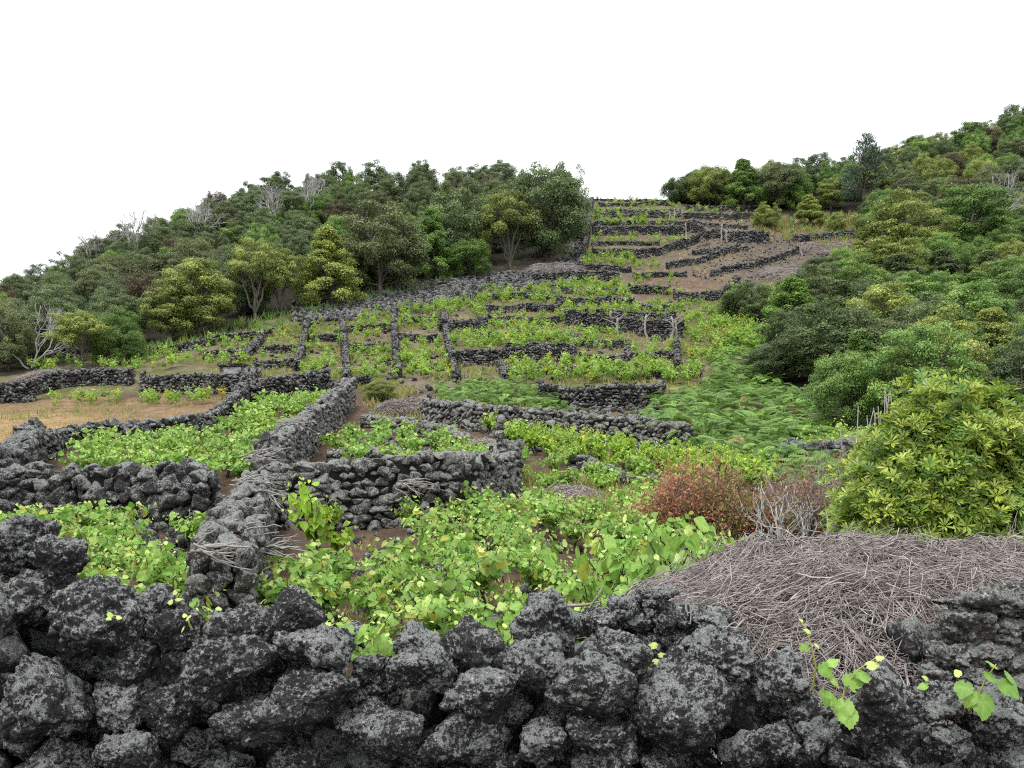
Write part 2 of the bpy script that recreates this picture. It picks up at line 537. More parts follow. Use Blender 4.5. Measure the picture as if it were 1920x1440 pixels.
# ------------------------------------------------------------------ the walls of the vineyard: base line on the ground (photo px), height, thickness, stone size
# (key, base points, height m, thickness m, stone m, terrace step, kind, label)
WALLS = [
 ("A", [(-60, 985), (40, 975), (140, 978), (260, 990), (385, 1000)], 1.000, 0.50, .29, .35, "near", "low dark stone wall with big rounded top stones across the small plot"),
 ("B", [(70, 868), (110, 845), (190, 830), (300, 832), (385, 815), (430, 788), (462, 748), (480, 722)], 0.620, 0.40, 0.240, 0, "near", "curving dark stone wall between the brown field and the green vine plot"),
 ("E", [(-70, 985), (0, 958), (40, 915), (62, 872)], .98, 0.50, .36, 0, "near", "heavy tumbled stone wall corner at the edge of the straw-coloured field"),
 ("C", [(412, 1245), (440, 1150), (466, 1060), (478, 1010), (486, 985)], 0.880, .52, 0.200, 0, "neargrey", "grey lichened spine wall running back from the front wall, sticks on top"),
 ("C2", [(500, 960), (535, 905), (568, 862), (600, 822), (630, 792), (655, 765)], 1.05, .48, 0.200, 0, "neargrey", "grey spine wall continuing uphill behind the bleached twig bundles"),
 ("D", [(492, 990), (580, 993), (680, 990), (780, 985), (870, 972), (925, 952), (952, 938)], 1.100, 0.60, 0.200, .75, "neargrey", "long grey dry stone retaining wall in the middle behind the vines"),
 ("D2", [(955, 935), (948, 905), (930, 880)], 0.500, 0.50, 0.200, 0, "mid", "short return wall at the end of the long grey wall"),
 ("R1", [(620, 868), (690, 862), (760, 878), (840, 890)], 0.338, 0.80, 0.200, 0, "mid", "loose low heap of grey cobbles across the small raised plot"),
 ("R2", [(690, 800), (760, 806), (830, 822), (870, 845)], 0.413, 0.70, 0.200, 0, "mid", "tumbled dark wall above the raised plot with cobbles"),
 ("R3", [(870, 800), (930, 815), (975, 838), (1000, 848)], 0.413, 0.60, 0.200, 0, "mid", "short dark wall stub beside the bright green vine belt"),
 ("R4", [(1085, 880), (1140, 905), (1200, 918), (1255, 930)], 0.350, 0.50, 0.225, 0, "mid", "broken line of dark stones slanting through the pale vines"),
 ("L0", [(-60, 760), (0, 755), (62, 752)], 0.897, 0.36, 0.175, 0, "far", "dark wall end at the edge of the brown field"),
 ("L1", [(60, 742), (110, 728), (180, 722), (245, 722)], 0.732, 0.36, 0.175, .4, "far", "dark layered wall above the brown field, left of the gap"),
 ("L2", [(268, 735), (340, 737), (420, 738), (462, 738)], 0.885, 0.36, 0.175, .4, "far", "dark layered wall above the brown field, right of the gap"),
 ("L3", [(462, 752), (520, 752), (570, 748), (612, 735)], 0.991, 0.36, 0.175, .4, "far", "tall dark back wall of the leafy left plot"),
 ("L3b", [(612, 738), (650, 728), (690, 722)], 0.425, 0.36, 0.175, 0, "far", "low dark wall stub where the spine wall meets the terraces"),
 ("L4", [(262, 668), (330, 662), (400, 650)], 0.472, 0.36, 0.175, .2, "far", "low dark wall below the small round trees at the treeline"),
 ("L5", [(395, 645), (450, 640), (505, 632)], 0.472, 0.36, 0.175, .2, "far", "low broken wall just under the wood, beside the stony bank"),
 ("L6", [(440, 685), (470, 668), (490, 640)], 0.378, 0.36, 0.175, 0, "far", "short leaning wall stub left of the narrow strips"),
 ("L7", [(485, 664), (550, 662)], 0.425, 0.36, 0.175, .2, "far", "short cross wall in the first narrow strip"),
 ("V1", [(556, 698), (566, 660), (576, 608)], 0.415, .32, .16, 0, "far", "first narrow wall climbing straight up the slope, counted from the left"),
 ("V2", [(650, 722), (648, 670), (641, 608)], 0.457, .32, .16, 0, "far", "second narrow wall climbing straight up the slope"),
 ("V3", [(746, 708), (741, 650), (738, 588)], 0.415, .32, .16, 0, "far", "third narrow wall climbing straight up the slope"),
 ("V4", [(857, 718), (842, 665), (833, 600)], 0.415, .32, .16, 0, "far", "fourth narrow wall climbing straight up the slope"),
 ("V5", [(948, 715), (938, 688)], 0.374, .32, .16, 0, "far", "short upslope wall above the bracken strip"),
 ("V6", [(1075, 690), (1072, 640)], 0.374, .32, .16, 0, "far", "short upslope wall left of the boulder terrace"),
 ("V7", [(1272, 700), (1268, 655)], 0.498, .32, .16, 0, "far", "short pillar-like upslope wall near the bracken"),
 ("V8", [(1172, 700), (1178, 650)], 0.333, .32, .16, 0, "far", "short upslope wall between the two yellow-green patches"),
 ("H1", [(652, 658), (718, 658)], 0.457, .32, .16, .3, "far", "short cross wall between the second and third upslope walls"),
 ("H2", [(744, 640), (822, 642)], 0.498, .32, .16, .3, "far", "short cross wall between the third and fourth upslope walls"),
 ("H3", [(824, 622), (868, 624), (912, 622)], 0.831, .32, .16, .5, "far", "dark upright terrace wall at the head of the fourth upslope wall"),
 ("H4", [(845, 688), (920, 684), (1000, 682), (1076, 684)], 0.706, .32, .16, .6, "far", "long dark terrace wall above the bracken strip"),
 ("H5", [(902, 644), (980, 640), (1072, 642)], 0.498, .32, .16, .5, "far", "second dark terrace wall above the bracken strip"),
 ("H6", [(908, 592), (980, 588), (1048, 588)], 0.540, .32, .16, .5, "far", "terrace wall below the stony bank at the middle of the hill"),
 ("H7", [(1062, 618), (1130, 626), (1200, 632), (1280, 632)], 0.997, .32, .16, .8, "far", "tall terrace wall with bare vine posts standing before it"),
 ("H8", [(1045, 582), (1110, 580), (1188, 584)], 0.706, .32, .16, .6, "far", "terrace wall one step above the wall with bare posts"),
 ("H8b", [(1192, 590), (1262, 590)], 0.498, .32, .16, .4, "far", "short terrace wall right of the middle steps"),
 ("H9", [(1000, 530), (1080, 530), (1160, 532)], 0.789, .32, .16, .6, "far", "dark terrace wall at the foot of the stone stair"),
 ("H9b", [(1180, 556), (1255, 556)], 0.623, .32, .16, .4, "far", "low terrace wall below the round bare plot"),
 ("H9c", [(1265, 566), (1310, 566), (1355, 560), (1385, 540)], 0.706, .32, .16, .5, "far", "curved wall closing the round bare plot beside the creeper bush"),
 ("H10", [(1252, 508), (1320, 492), (1385, 468)], 0.519, .32, .16, .5, "far", "slanting wall above the round bare plot"),
 ("H10b", [(1335, 520), (1420, 500), (1495, 475)], 0.519, .32, .16, .4, "far", "long slanting wall towards the dry brush on the hill"),
 ("H11", [(1112, 484), (1200, 486), (1260, 474), (1310, 456)], 0.789, .32, .16, .6, "far", "curving wall, third terrace down from the crest"),
 ("H12", [(1112, 446), (1200, 446), (1297, 448)], 0.956, .32, .16, .7, "far", "tall dark wall, second terrace down from the crest"),
 ("H12b", [(1297, 450), (1370, 458), (1440, 462)], 1.038, .32, .16, .7, "far", "tall dark wall continuing behind the twin bare trunks"),
 ("H13", [(1118, 416), (1200, 414), (1275, 414)], 0.623, .32, .16, .5, "far", "wall under the top row of vines"),
 ("H13b", [(1282, 418), (1350, 418), (1425, 412)], 0.623, .32, .16, .5, "far", "grey wall beside the isolated round trees"),
 ("H14", [(1120, 392), (1200, 390), (1255, 388)], 0.415, .32, .16, .3, "far", "topmost short wall under the crest"),
 ("H14b", [(1287, 396), (1350, 396), (1420, 394)], 0.415, .32, .16, .3, "far", "low wall under the crest trees"),
 ("H15", [(1015, 762), (1090, 768), (1160, 768), (1240, 758)], 0.789, .32, .16, .6, "far", "dark wall between the bracken strip and the long pale wall"),
 ("H16", [(800, 792), (900, 808), (1000, 818), (1090, 828), (1190, 838), (1290, 858)], 0.850, 0.40, 0.200, .7, "mid", "long pale grey wall curving above the bright vine belt"),
 ("H17", [(1090, 692), (1172, 692)], 0.664, .32, .16, .5, "far", "short wall of pale boulders"),
 ("H18", [(1160, 712), (1240, 712), (1312, 706)], 0.374, .32, .16, .3, "far", "low wall above the right end of the bracken"),
 ("H19", [(1090, 385), (1110, 378), (1180, 381), (1270, 379)], 0.290, .32, .16, 0, "far", "thin dark wall along the crest against the sky"),
 ("S1", [(1110, 380), (1104, 430), (1094, 490), (1086, 515)], 0.566, 0.36, 0.175, 0, "far", "dark wall beside the stone stair at the wood's edge"),
 ("X1", [(1480, 870), (1560, 880), (1640, 868)], 0.600, 0.60, 0.300, 0, "mid", "dark stony bank behind the big yellow-green bush"),
 ("X2", [(1490, 455), (1560, 448), (1620, 446)], 0.661, 0.36, 0.175, .3, "far", "short dark wall under the isolated round trees"),
 ("T0", [(1115, 406), (1268, 406)], 0.440, .32, .16, .35, "far", "thin wall between the two topmost vine rows"),
 ("T1", [(1110, 432), (1285, 432)], 0.440, .32, .16, .35, "far", "thin wall under the third vine row from the crest"),
 ("T2", [(1112, 466), (1235, 468)], 0.440, .32, .16, .35, "far", "thin wall through the upper vine patch"),
 ("T3", [(1098, 512), (1182, 514)], 0.440, .32, .16, .35, "far", "thin wall above the foot of the stone stair"),
 ("T4", [(1050, 556), (1178, 558)], 0.440, .32, .16, .35, "far", "thin wall in the vine strip below the stair"),
 ("T5", [(1188, 524), (1285, 520)], 0.440, .32, .16, .35, "far", "thin wall left of the round bare plot"),
 ("T6", [(908, 612), (1050, 612)], 0.440, .32, .16, .35, "far", "thin wall in the strip below the middle terrace wall"),
 ("T7", [(654, 624), (734, 622)], 0.440, .32, .16, .35, "far", "upper thin cross wall between the second and third upslope walls"),
 ("T8", [(750, 606), (828, 604)], 0.440, .32, .16, .35, "far", "upper thin cross wall between the third and fourth upslope walls"),
 ("T9", [(1084, 652), (1166, 654)], 0.440, .32, .16, .35, "far", "thin wall under the boulder terrace"),
 ("T10", [(950, 664), (1068, 664)], 0.440, .32, .16, .35, "far", "thin wall between the two long dark terrace walls"),
 ("T11", [(1182, 676), (1262, 676)], 0.440, .32, .16, .35, "far", "thin wall beside the pillar-like upslope wall"),
 ("T12", [(575, 642), (638, 640)], 0.440, .32, .16, .35, "far", "thin cross wall in the second narrow strip"),
 ("T13", [(480, 692), (552, 690)], 0.440, .32, .16, .35, "far", "low thin wall above the tall dark back wall"),
 ("T14", [(385, 674), (466, 668)], 0.440, .32, .16, .35, "far", "thin wall left of the first narrow strip"),
 ("T15", [(952, 704), (1085, 704)], 0.440, .32, .16, .35, "far", "thin wall right above the bracken strip"),
 ("T16", [(1100, 604), (1265, 606)], 0.440, .32, .16, .35, "far", "thin wall in the strip above the bare stumps"),
 ("T17", [(912, 566), (1040, 564)], 0.440, .32, .16, .35, "far", "thin wall under the stony bank, above the middle terraces"),
 ("T18", [(1290, 432), (1400, 436)], 0.440, .32, .16, .35, "far", "thin wall between the paired stumps and the crest trees"),
 ("T19", [(1300, 482), (1400, 470)], 0.440, .32, .16, .35, "far", "thin slanting wall above the long slanting wall"),
]
wall_xy = {}
for w in WALLS:
    wall_xy[w[0]] = np.array([pix(u, v) for u, v in w[1]])
for w in WALLS:
    A = w[2] * w[5]
    if A <= 0: continue
    P3 = wall_xy[w[0]]
    us = 960 + F * P3[:, 0] / P3[:, 1]
    o = np.argsort(us)
    dw = np.interp(UG, us[o], P3[o, 1])
    edge = np.clip((UG - us.min() + 14) / 14, 0, 1) * np.clip((us.max() + 14 - UG) / 14, 0, 1)
    s = DG[:, None] - dw[None, :] - .12
    up = np.clip(s / .35, 0, 1)
    up = up * up * (3 - 2 * up)
    ZG = ZG + A * edge[None] * up * np.exp(-np.maximum(s, 0) / (2.2 + DG[:, None] * .02))

# ------------------------------------------------------------------ ground colours (what the soil itself is)
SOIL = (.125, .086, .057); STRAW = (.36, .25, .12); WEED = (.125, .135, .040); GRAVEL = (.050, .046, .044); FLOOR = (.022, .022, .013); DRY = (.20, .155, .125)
UU, VV = to_px(XG, YG, ZG)
uu, vv = UU.ravel(), VV.ravel()
yy = YG.ravel()
C = np.tile(np.array(SOIL), (len(uu), 1))
nz = n2(XG.ravel() * .5, yy * .5, 11, 4)
hi = yy > 38
C[hi] = np.array(WEED)
t = np.clip(nz * 1.6 + .35, 0, 1)[:, None]
C[hi] = (C * (1 - t) + np.array(DRY) * t)[hi]
ZONES = [
 ([(-900, 880), (60, 880), (110, 850), (200, 828), (390, 810), (470, 745), (300, 742), (-900, 790)], (.26, .175, .10), .9),
 ([(-900, 900), (40, 885), (110, 840), (220, 790), (120, 775), (-900, 790)], STRAW, .75),
 ([(960, 700), (1230, 700), (1300, 830), (1000, 800)], WEED, .4),
 ([(1080, 372), (1280, 372), (1640, 440), (1560, 540), (1370, 560), (1090, 520)], (.155, .120, .095), .8),
 ([(1200, 520), (1350, 500), (1350, 560), (1190, 560)], (.16, .105, .08), .8),
 ([(1480, 400), (1640, 400), (1650, 480), (1520, 460)], (.19, .155, .085), .8),
 ([(1380, 440), (1640, 450), (1560, 540), (1390, 545)], (.12, .10, .085), .9),
 ([(1000, 470), (1110, 380), (1100, 520), (960, 520)], (.13, .105, .09), .9),
 ([(540, 605), (545, 565), (880, 512), (1100, 500), (1085, 540), (760, 590)], GRAVEL, .9),
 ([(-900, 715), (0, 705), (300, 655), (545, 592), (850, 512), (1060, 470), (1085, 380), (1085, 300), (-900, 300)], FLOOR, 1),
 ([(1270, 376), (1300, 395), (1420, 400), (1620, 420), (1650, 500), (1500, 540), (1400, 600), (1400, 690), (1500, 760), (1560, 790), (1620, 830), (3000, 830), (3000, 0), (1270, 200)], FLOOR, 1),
 ([(940, 880), (1100, 900), (1230, 940), (1220, 1000), (1000, 965)], (.19, .15, .125), .8),
]
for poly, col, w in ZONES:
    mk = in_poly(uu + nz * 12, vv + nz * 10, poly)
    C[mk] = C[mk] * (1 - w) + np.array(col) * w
C *= (1 + .35 * n2(XG.ravel() * 2.5, yy * 2.5, 21, 3))[:, None]
nu = len(UG)
ii = np.arange(NDR - 1)[:, None] * nu + np.arange(nu - 1)[None]
Q = np.stack([ii, ii + 1, ii + nu + 1, ii + nu], -1).reshape(-1, 4)

def ground_mat():
    m, ns, ls = new_mat("hillside_soil")
    pos = ns.new("ShaderNodeNewGeometry").outputs["Position"]
    at = nd(ns, "ShaderNodeAttribute", attribute_name="tint")
    n1 = noise_n(ns, ls, pos, 3.0, 8, .7)
    n3 = noise_n(ns, ls, pos, 22, 5, .7)
    c = mixc(ns, ls, ramp01(ns, ls, n1, .3, .72), at.outputs["Color"], (.5, .5, .5), 'MULTIPLY')
    c = mixc(ns, ls, math_n(ns, ls, 'MULTIPLY', ramp01(ns, ls, n3, .52, .7), .6), c, (.035, .032, .03))
    c = mixc(ns, ls, math_n(ns, ls, 'MULTIPLY', ramp01(ns, ls, noise_n(ns, ls, pos, 40, 3, .6), .58, .7), .35), c, (.36, .225, .18))
    finish(ns, ls, c, .95, math_n(ns, ls, 'ADD', n1, n3), .8, .06, .1)
    return m
M["ground"] = ground_mat()
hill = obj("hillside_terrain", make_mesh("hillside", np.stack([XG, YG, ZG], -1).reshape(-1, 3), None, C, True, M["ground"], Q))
tag(hill, "sloping brown and weedy hillside soil", None, kind="structure")
g = 1500.0
gs = obj("ground", make_mesh("ground", [(-g, -g, -.06), (g, -g, -.06), (g, g, -.06), (-g, g, -.06)], None, [(.09, .085, .07)] * 4, False, M["ground"], [(0, 1, 2, 3)]))
tag(gs, "dark gravelly ground under the front wall", None, kind="structure")
# ------------------------------------------------------------------ stones
def rock_dirs(D, rng, K=11, p=14, lo=.68):
    n = rand_dirs(K, rng)
    dk = rng.uniform(lo, 1.0, K)
    s = np.maximum(D @ n.T, 0) / dk
    return 1.0 / np.power(np.power(s, p).sum(1) + 1e-4, 1 / p)

def lump(sub, seed, knob=.16, fine=.05):
    rng = np.random.default_rng(seed)
    D, T = ico(sub)
    V = D * rock_dirs(D, rng)[:, None]
    V = (V - (V.max(0) + V.min(0)) / 2) / ((V.max(0) - V.min(0)) / 2)
    off = rng.uniform(-50, 50, 3)
    r = 1 + .12 * fbm(V * 1.3 + off, 2, seed)
    if sub >= 3:
        r = r + knob * (.45 - worley(V * 2.0 + off, seed)) + fine * fbm(V * 6 + off, 2, seed + 5)
    return V * r[:, None], T

LUMPS_OBJ = []
for k in range(14):
    V_, T_ = lump(4, 100 + k)
    LUMPS_OBJ.append((make_mesh("lava_stone", V_, T_, None, True, M["wall"]), make_mesh("grey_stone", V_, T_, None, True, M["grey"])))
LUMPS_MID = [lump(3, 200 + k) for k in range(10)]
LUMPS_FAR = [lump(2, 300 + k) for k in range(10)]

def rot_z_tilt(n, dirang, rng, tilt):
    """random rotation matrices: about z by dirang, then small tilts"""
    ax, ay = rng.uniform(-tilt, tilt, n), rng.uniform(-tilt, tilt, n)
    cx, sx, cy, sy, cz, sz = np.cos(ax), np.sin(ax), np.cos(ay), np.sin(ay), np.cos(dirang), np.sin(dirang)
    R = np.zeros((n, 3, 3))
    R[:, 0, 0] = cz * cy; R[:, 0, 1] = cz * sy * sx - sz * cx; R[:, 0, 2] = cz * sy * cx + sz * sx
    R[:, 1, 0] = sz * cy; R[:, 1, 1] = sz * sy * sx + cz * cx; R[:, 1, 2] = sz * sy * cx - cz * sx
    R[:, 2, 0] = -sy; R[:, 2, 1] = cy * sx; R[:, 2, 2] = cy * cx
    return R

def add_lumps(acc, pos, scale, ang, rng, lumps, tilt=.5):
    n = len(pos)
    if n == 0: return
    k = rng.integers(0, len(lumps), n)
    R = rot_z_tilt(n, np.broadcast_to(ang, (n,)) + rng.integers(0, 2, n) * np.pi, rng, tilt)
    tint = rng.uniform(0, 1, n)
    for q in range(len(lumps)):
        s = np.nonzero(k == q)[0]
        if not len(s): continue
        V, T = lumps[q]
        W = np.einsum('nij,nkj->nki', R[s], V[None] * scale[s][:, None]) + pos[s][:, None]
        nv = len(V)
        Tt = (np.arange(len(s))[:, None, None] * nv + T[None]).reshape(-1, 3)
        acc.add(W.reshape(-1, 3), Tt, np.repeat(np.stack([tint[s]] * 3, 1), nv, 0))

def wall_layout(P3, h, t, s, rng, zextra=.0, topvar=.13):
    """stone positions over a wall: returns dict of face -> (pos, scale, angle)"""
    seg = np.linalg.norm(np.diff(P3[:, :2], axis=0), axis=1)
    cum = np.concatenate([[0], np.cumsum(seg)])
    L = cum[-1]
    def at(l):
        x = np.interp(l, cum, P3[:, 0]); y = np.interp(l, cum, P3[:, 1])
        e = .25
        x2 = np.interp(l + e, cum, P3[:, 0]) - np.interp(l - e, cum, P3[:, 0])
        y2 = np.interp(l + e, cum, P3[:, 1]) - np.interp(l - e, cum, P3[:, 1])
        a = np.arctan2(y2, x2)
        return x, y, a
    out = {"front": [], "back": [], "top": []}
    x, y, a = at(np.linspace(0, L, 12))
    nx, ny = -np.sin(a), np.cos(a)                     # left normal; front = the face towards the camera
    side = -1.0 if np.mean(nx * x + ny * y) > 0 else 1.0
    rowh = s * .70
    seed = int(rng.integers(1, 10 ** 6))
    nr = max(1, int(round(h / rowh)))
    for face, sg in (("front", side), ("back", -side)):
        for r in range(nr):
            n = max(2, int(L / (s * .93)))
            l = (np.arange(n) + .5 * (r % 2) + rng.uniform(-.22, .22, n)) * L / n
            l = np.clip(l, 0, L)
            x, y, a = at(l)
            batter = (t / 2 - s * .30) * (1.0 - .22 * r / nr)
            px = x - np.sin(a) * sg * batter + rng.normal(0, s * .06, n)
            py = y + np.cos(a) * sg * batter + rng.normal(0, s * .06, n)
            g0 = gz(x - np.sin(a) * side * t * .6, y + np.cos(a) * side * t * .6)
            hl = h * (1 + topvar * n2(l * .7, l * 0, seed, 2) * 1.6)
            z = g0 + (r + .45) * rowh * hl / h + rng.normal(0, s * .11, n)
            sc = s * rng.choice([.72, 1.0, 1.0, 1.35], n)[:, None] * np.stack([rng.uniform(.46, .80, n), rng.uniform(.38, .52, n), rng.uniform(.34, .54, n)], 1)
            out[face].append((np.stack([px, py, z], 1), sc, a))
    n = max(2, int(L / (s * .85)))
    for k in range(max(1, int(t / s))):
        l = (np.arange(n) + rng.uniform(0, 1, n)) * L / n
        x, y, a = at(l)
        o = rng.uniform(-.32, .32, n) * t * .8
        g0 = gz(x - np.sin(a) * side * t * .6, y + np.cos(a) * side * t * .6)
        hl = h * (1 + topvar * n2(l * .7, l * 0, seed, 2) * 1.6)
        z = g0 + hl + rng.uniform(-.35, .15, n) * s
        sc = s * np.stack([rng.uniform(.42, .72, n), rng.uniform(.38, .6, n), rng.uniform(.34, .52, n)], 1)
        out["top"].append((np.stack([x - np.sin(a) * o, y + np.cos(a) * o, z], 1), sc, a))
    for l0 in (0.0, L):                                 # the two ends
        x, y, a = at(np.array([l0]))
        m = max(2, int(round(t / (s * .8))))
        for r in range(nr):
            o = (np.arange(m) - (m - 1) / 2) * (t * .62 / max(1, m - 1)) + rng.normal(0, s * .08, m)
            al = (1 if l0 else -1) * s * .12 + rng.normal(0, s * .06, m)
            px = x - np.sin(a) * o + np.cos(a) * al
            py = y + np.cos(a) * o + np.sin(a) * al
            z = gz(px, py) + (r + .45) * rowh + rng.normal(0, s * .06, m)
            sc = s * np.stack([rng.uniform(.42, .56, m), rng.uniform(.42, .6, m), rng.uniform(.42, .56, m)], 1)
            out["front"].append((np.stack([px, py, z], 1), sc, np.repeat(a, m)))
    for k in out:
        out[k] = tuple(np.concatenate([q[i] for q in out[k]]) for i in range(3))
    # inner core strip: closes the gaps, its near-black colour painting their shade
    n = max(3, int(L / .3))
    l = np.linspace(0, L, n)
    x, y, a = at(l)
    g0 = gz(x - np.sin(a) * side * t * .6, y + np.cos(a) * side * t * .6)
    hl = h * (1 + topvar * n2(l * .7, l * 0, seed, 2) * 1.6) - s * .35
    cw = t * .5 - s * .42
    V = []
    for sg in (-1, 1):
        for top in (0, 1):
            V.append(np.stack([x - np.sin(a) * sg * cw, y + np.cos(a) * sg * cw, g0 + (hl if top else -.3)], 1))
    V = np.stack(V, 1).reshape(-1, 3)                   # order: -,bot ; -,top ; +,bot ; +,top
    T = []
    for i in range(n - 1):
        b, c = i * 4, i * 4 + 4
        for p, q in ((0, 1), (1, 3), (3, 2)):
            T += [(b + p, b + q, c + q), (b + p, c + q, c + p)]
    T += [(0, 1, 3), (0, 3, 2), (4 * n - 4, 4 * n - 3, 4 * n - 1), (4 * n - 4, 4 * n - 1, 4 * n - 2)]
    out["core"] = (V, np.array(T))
    return out

def build_wall(key, P3, h, t, s, kind, label):
    rng = np.random.default_rng(abs(hash(key)) % 1000 if False else sum(ord(c) * 7 ** i for i, c in enumerate(key)) % 100003)
    lay = wall_layout(P3, h, t, s, rng)
    base = P3[len(P3) // 2].copy()
    base[2] = float(gz(base[0], base[1]))
    top = empty("stone_wall", label, "stone wall", base, "dry stone walls of the vineyard")
    acc = Acc()
    if kind.startswith("near"):
        g = kind == "neargrey"
        pos = np.concatenate([lay["front"][0], lay["top"][0]])
        sc = np.concatenate([lay["front"][1], lay["top"][1]])
        an = np.concatenate([lay["front"][2], lay["top"][2]])
        if len(pos) > 296:                             # the 296 that show largest stay single stones
            o = np.argsort(pos[:, 1] / sc.mean(1))
            keep, rest = o[:296], o[296:]
            add_lumps(acc, pos[rest] - base, sc[rest], an[rest], rng, LUMPS_MID)
            pos, sc, an = pos[keep], sc[keep], an[keep]
        for p, q, a in zip(pos, sc, an):
            me = LUMPS_OBJ[int(rng.integers(0, 14))][1 if g else 0]
            obj("stone", me, top, p - base, (rng.uniform(-.5, .5) + math.pi * rng.integers(0, 2), rng.uniform(-.4, .4), a + math.pi * rng.integers(0, 2)), q)
        add_lumps(acc, lay["back"][0] - base, lay["back"][1], lay["back"][2], rng, LUMPS_FAR)
        mat = M["greym" if g else "wallm"]
    else:
        lm = LUMPS_MID if kind == "mid" else LUMPS_FAR
        for f in ("front", "top", "back"):
            add_lumps(acc, lay[f][0] - base, lay[f][1], lay[f][2], rng, lm if f != "back" else LUMPS_FAR)
        mat = M["greym"] if kind == "mid" and key in ("H16", "R1", "R2", "R3", "D2") else (M["wallm"] if kind == "mid" else M["far"])
    o = obj("stonework", acc.mesh("stonework", mat, True), top)
    o["kind"] = "stuff"
    V, T = lay["core"]
    c = obj("gap_shade_core", make_mesh("gap_shade_core", V - base, T, np.full((len(V), 3), .2), False, M["core"]), top)
    c["kind"] = "stuff"
    return top

for w in WALLS:
    build_wall(w[0], wall_xy[w[0]], w[2], w[3], w[4], w[6], w[7])

# ------------------------------------------------------------------ rubble banks (nobody could count these)
def rubble(name, label, poly, n, size, mat, seed, lumps, sink=.2):
    rng = np.random.default_rng(seed)
    poly = np.asarray(poly, float)
    c = rng.uniform(poly.min(0), poly.max(0), (n * 4, 2))
    c = c[in_poly(c[:, 0], c[:, 1], poly)][:n]
    pos = np.array([pix(u, v) for u, v in c])
    sc = rng.uniform(size[0], size[1], len(pos))[:, None] * rng.uniform(.35, .6, (len(pos), 3))
    pos[:, 2] += sc[:, 2] * (1 - sink * 2) * .6
    acc = Acc()
    add_lumps(acc, pos, sc, rng.uniform(0, 6.28, len(pos)), rng, lumps)
    o = obj(name, acc.mesh(name, mat, True))
    tag(o, label, "stones", kind="stuff")

rubble("rubble_bank", "dark stony bank below the wood's edge", [(545, 572), (640, 556), (760, 536), (900, 516), (1000, 508), (1090, 508), (1080, 530), (900, 556), (750, 584), (660, 602), (545, 604)], 3600, (.16, .4), M["far"], 1, LUMPS_FAR)
rubble("stair_rubble", "stone stair and scree along the wood's edge", [(1092, 380), (1112, 376), (1104, 440), (1090, 515), (1010, 525), (1060, 480), (1084, 420)], 700, (.2, .45), M["far"], 2, LUMPS_FAR)
rubble("slope_rubble", "loose dark stones on the bare upper slope", [(1280, 385), (1440, 395), (1620, 440), (1600, 480), (1500, 520), (1390, 540), (1300, 520), (1280, 450)], 1100, (.08, .26), M["far"], 3, LUMPS_FAR)
rubble("field_stones", "loose stones among the middle plots", [(620, 820), (860, 820), (940, 860), (860, 900), (640, 880)], 260, (.15, .34), M["wallm"], 4, LUMPS_MID)
rubble("plot_stones", "dark stones lying among the front vines", [(500, 1100), (640, 1010), (860, 990), (1200, 960), (1300, 1060), (1000, 1200), (560, 1250)], 260, (.05, .2), M["wallm"], 5, LUMPS_MID)
rubble("corner_stones", "tumbled stones beside the small vine plot", [(250, 1000), (410, 995), (430, 1080), (300, 1090)], 45, (.16, .36), M["wallm"], 6, LUMPS_MID)
rubble("lower_slope_stones", "scattered stones among the terraces", [(380, 640), (830, 560), (1280, 560), (1320, 720), (860, 760), (400, 700)], 700, (.1, .3), M["far"], 7, LUMPS_FAR)
rubble("bank_stones", "grey scree between the pale wall and the bracken", [(820, 790), (1010, 770), (1250, 765), (1290, 835), (1000, 815)], 500, (.12, .32), M["far"], 8, LUMPS_FAR)

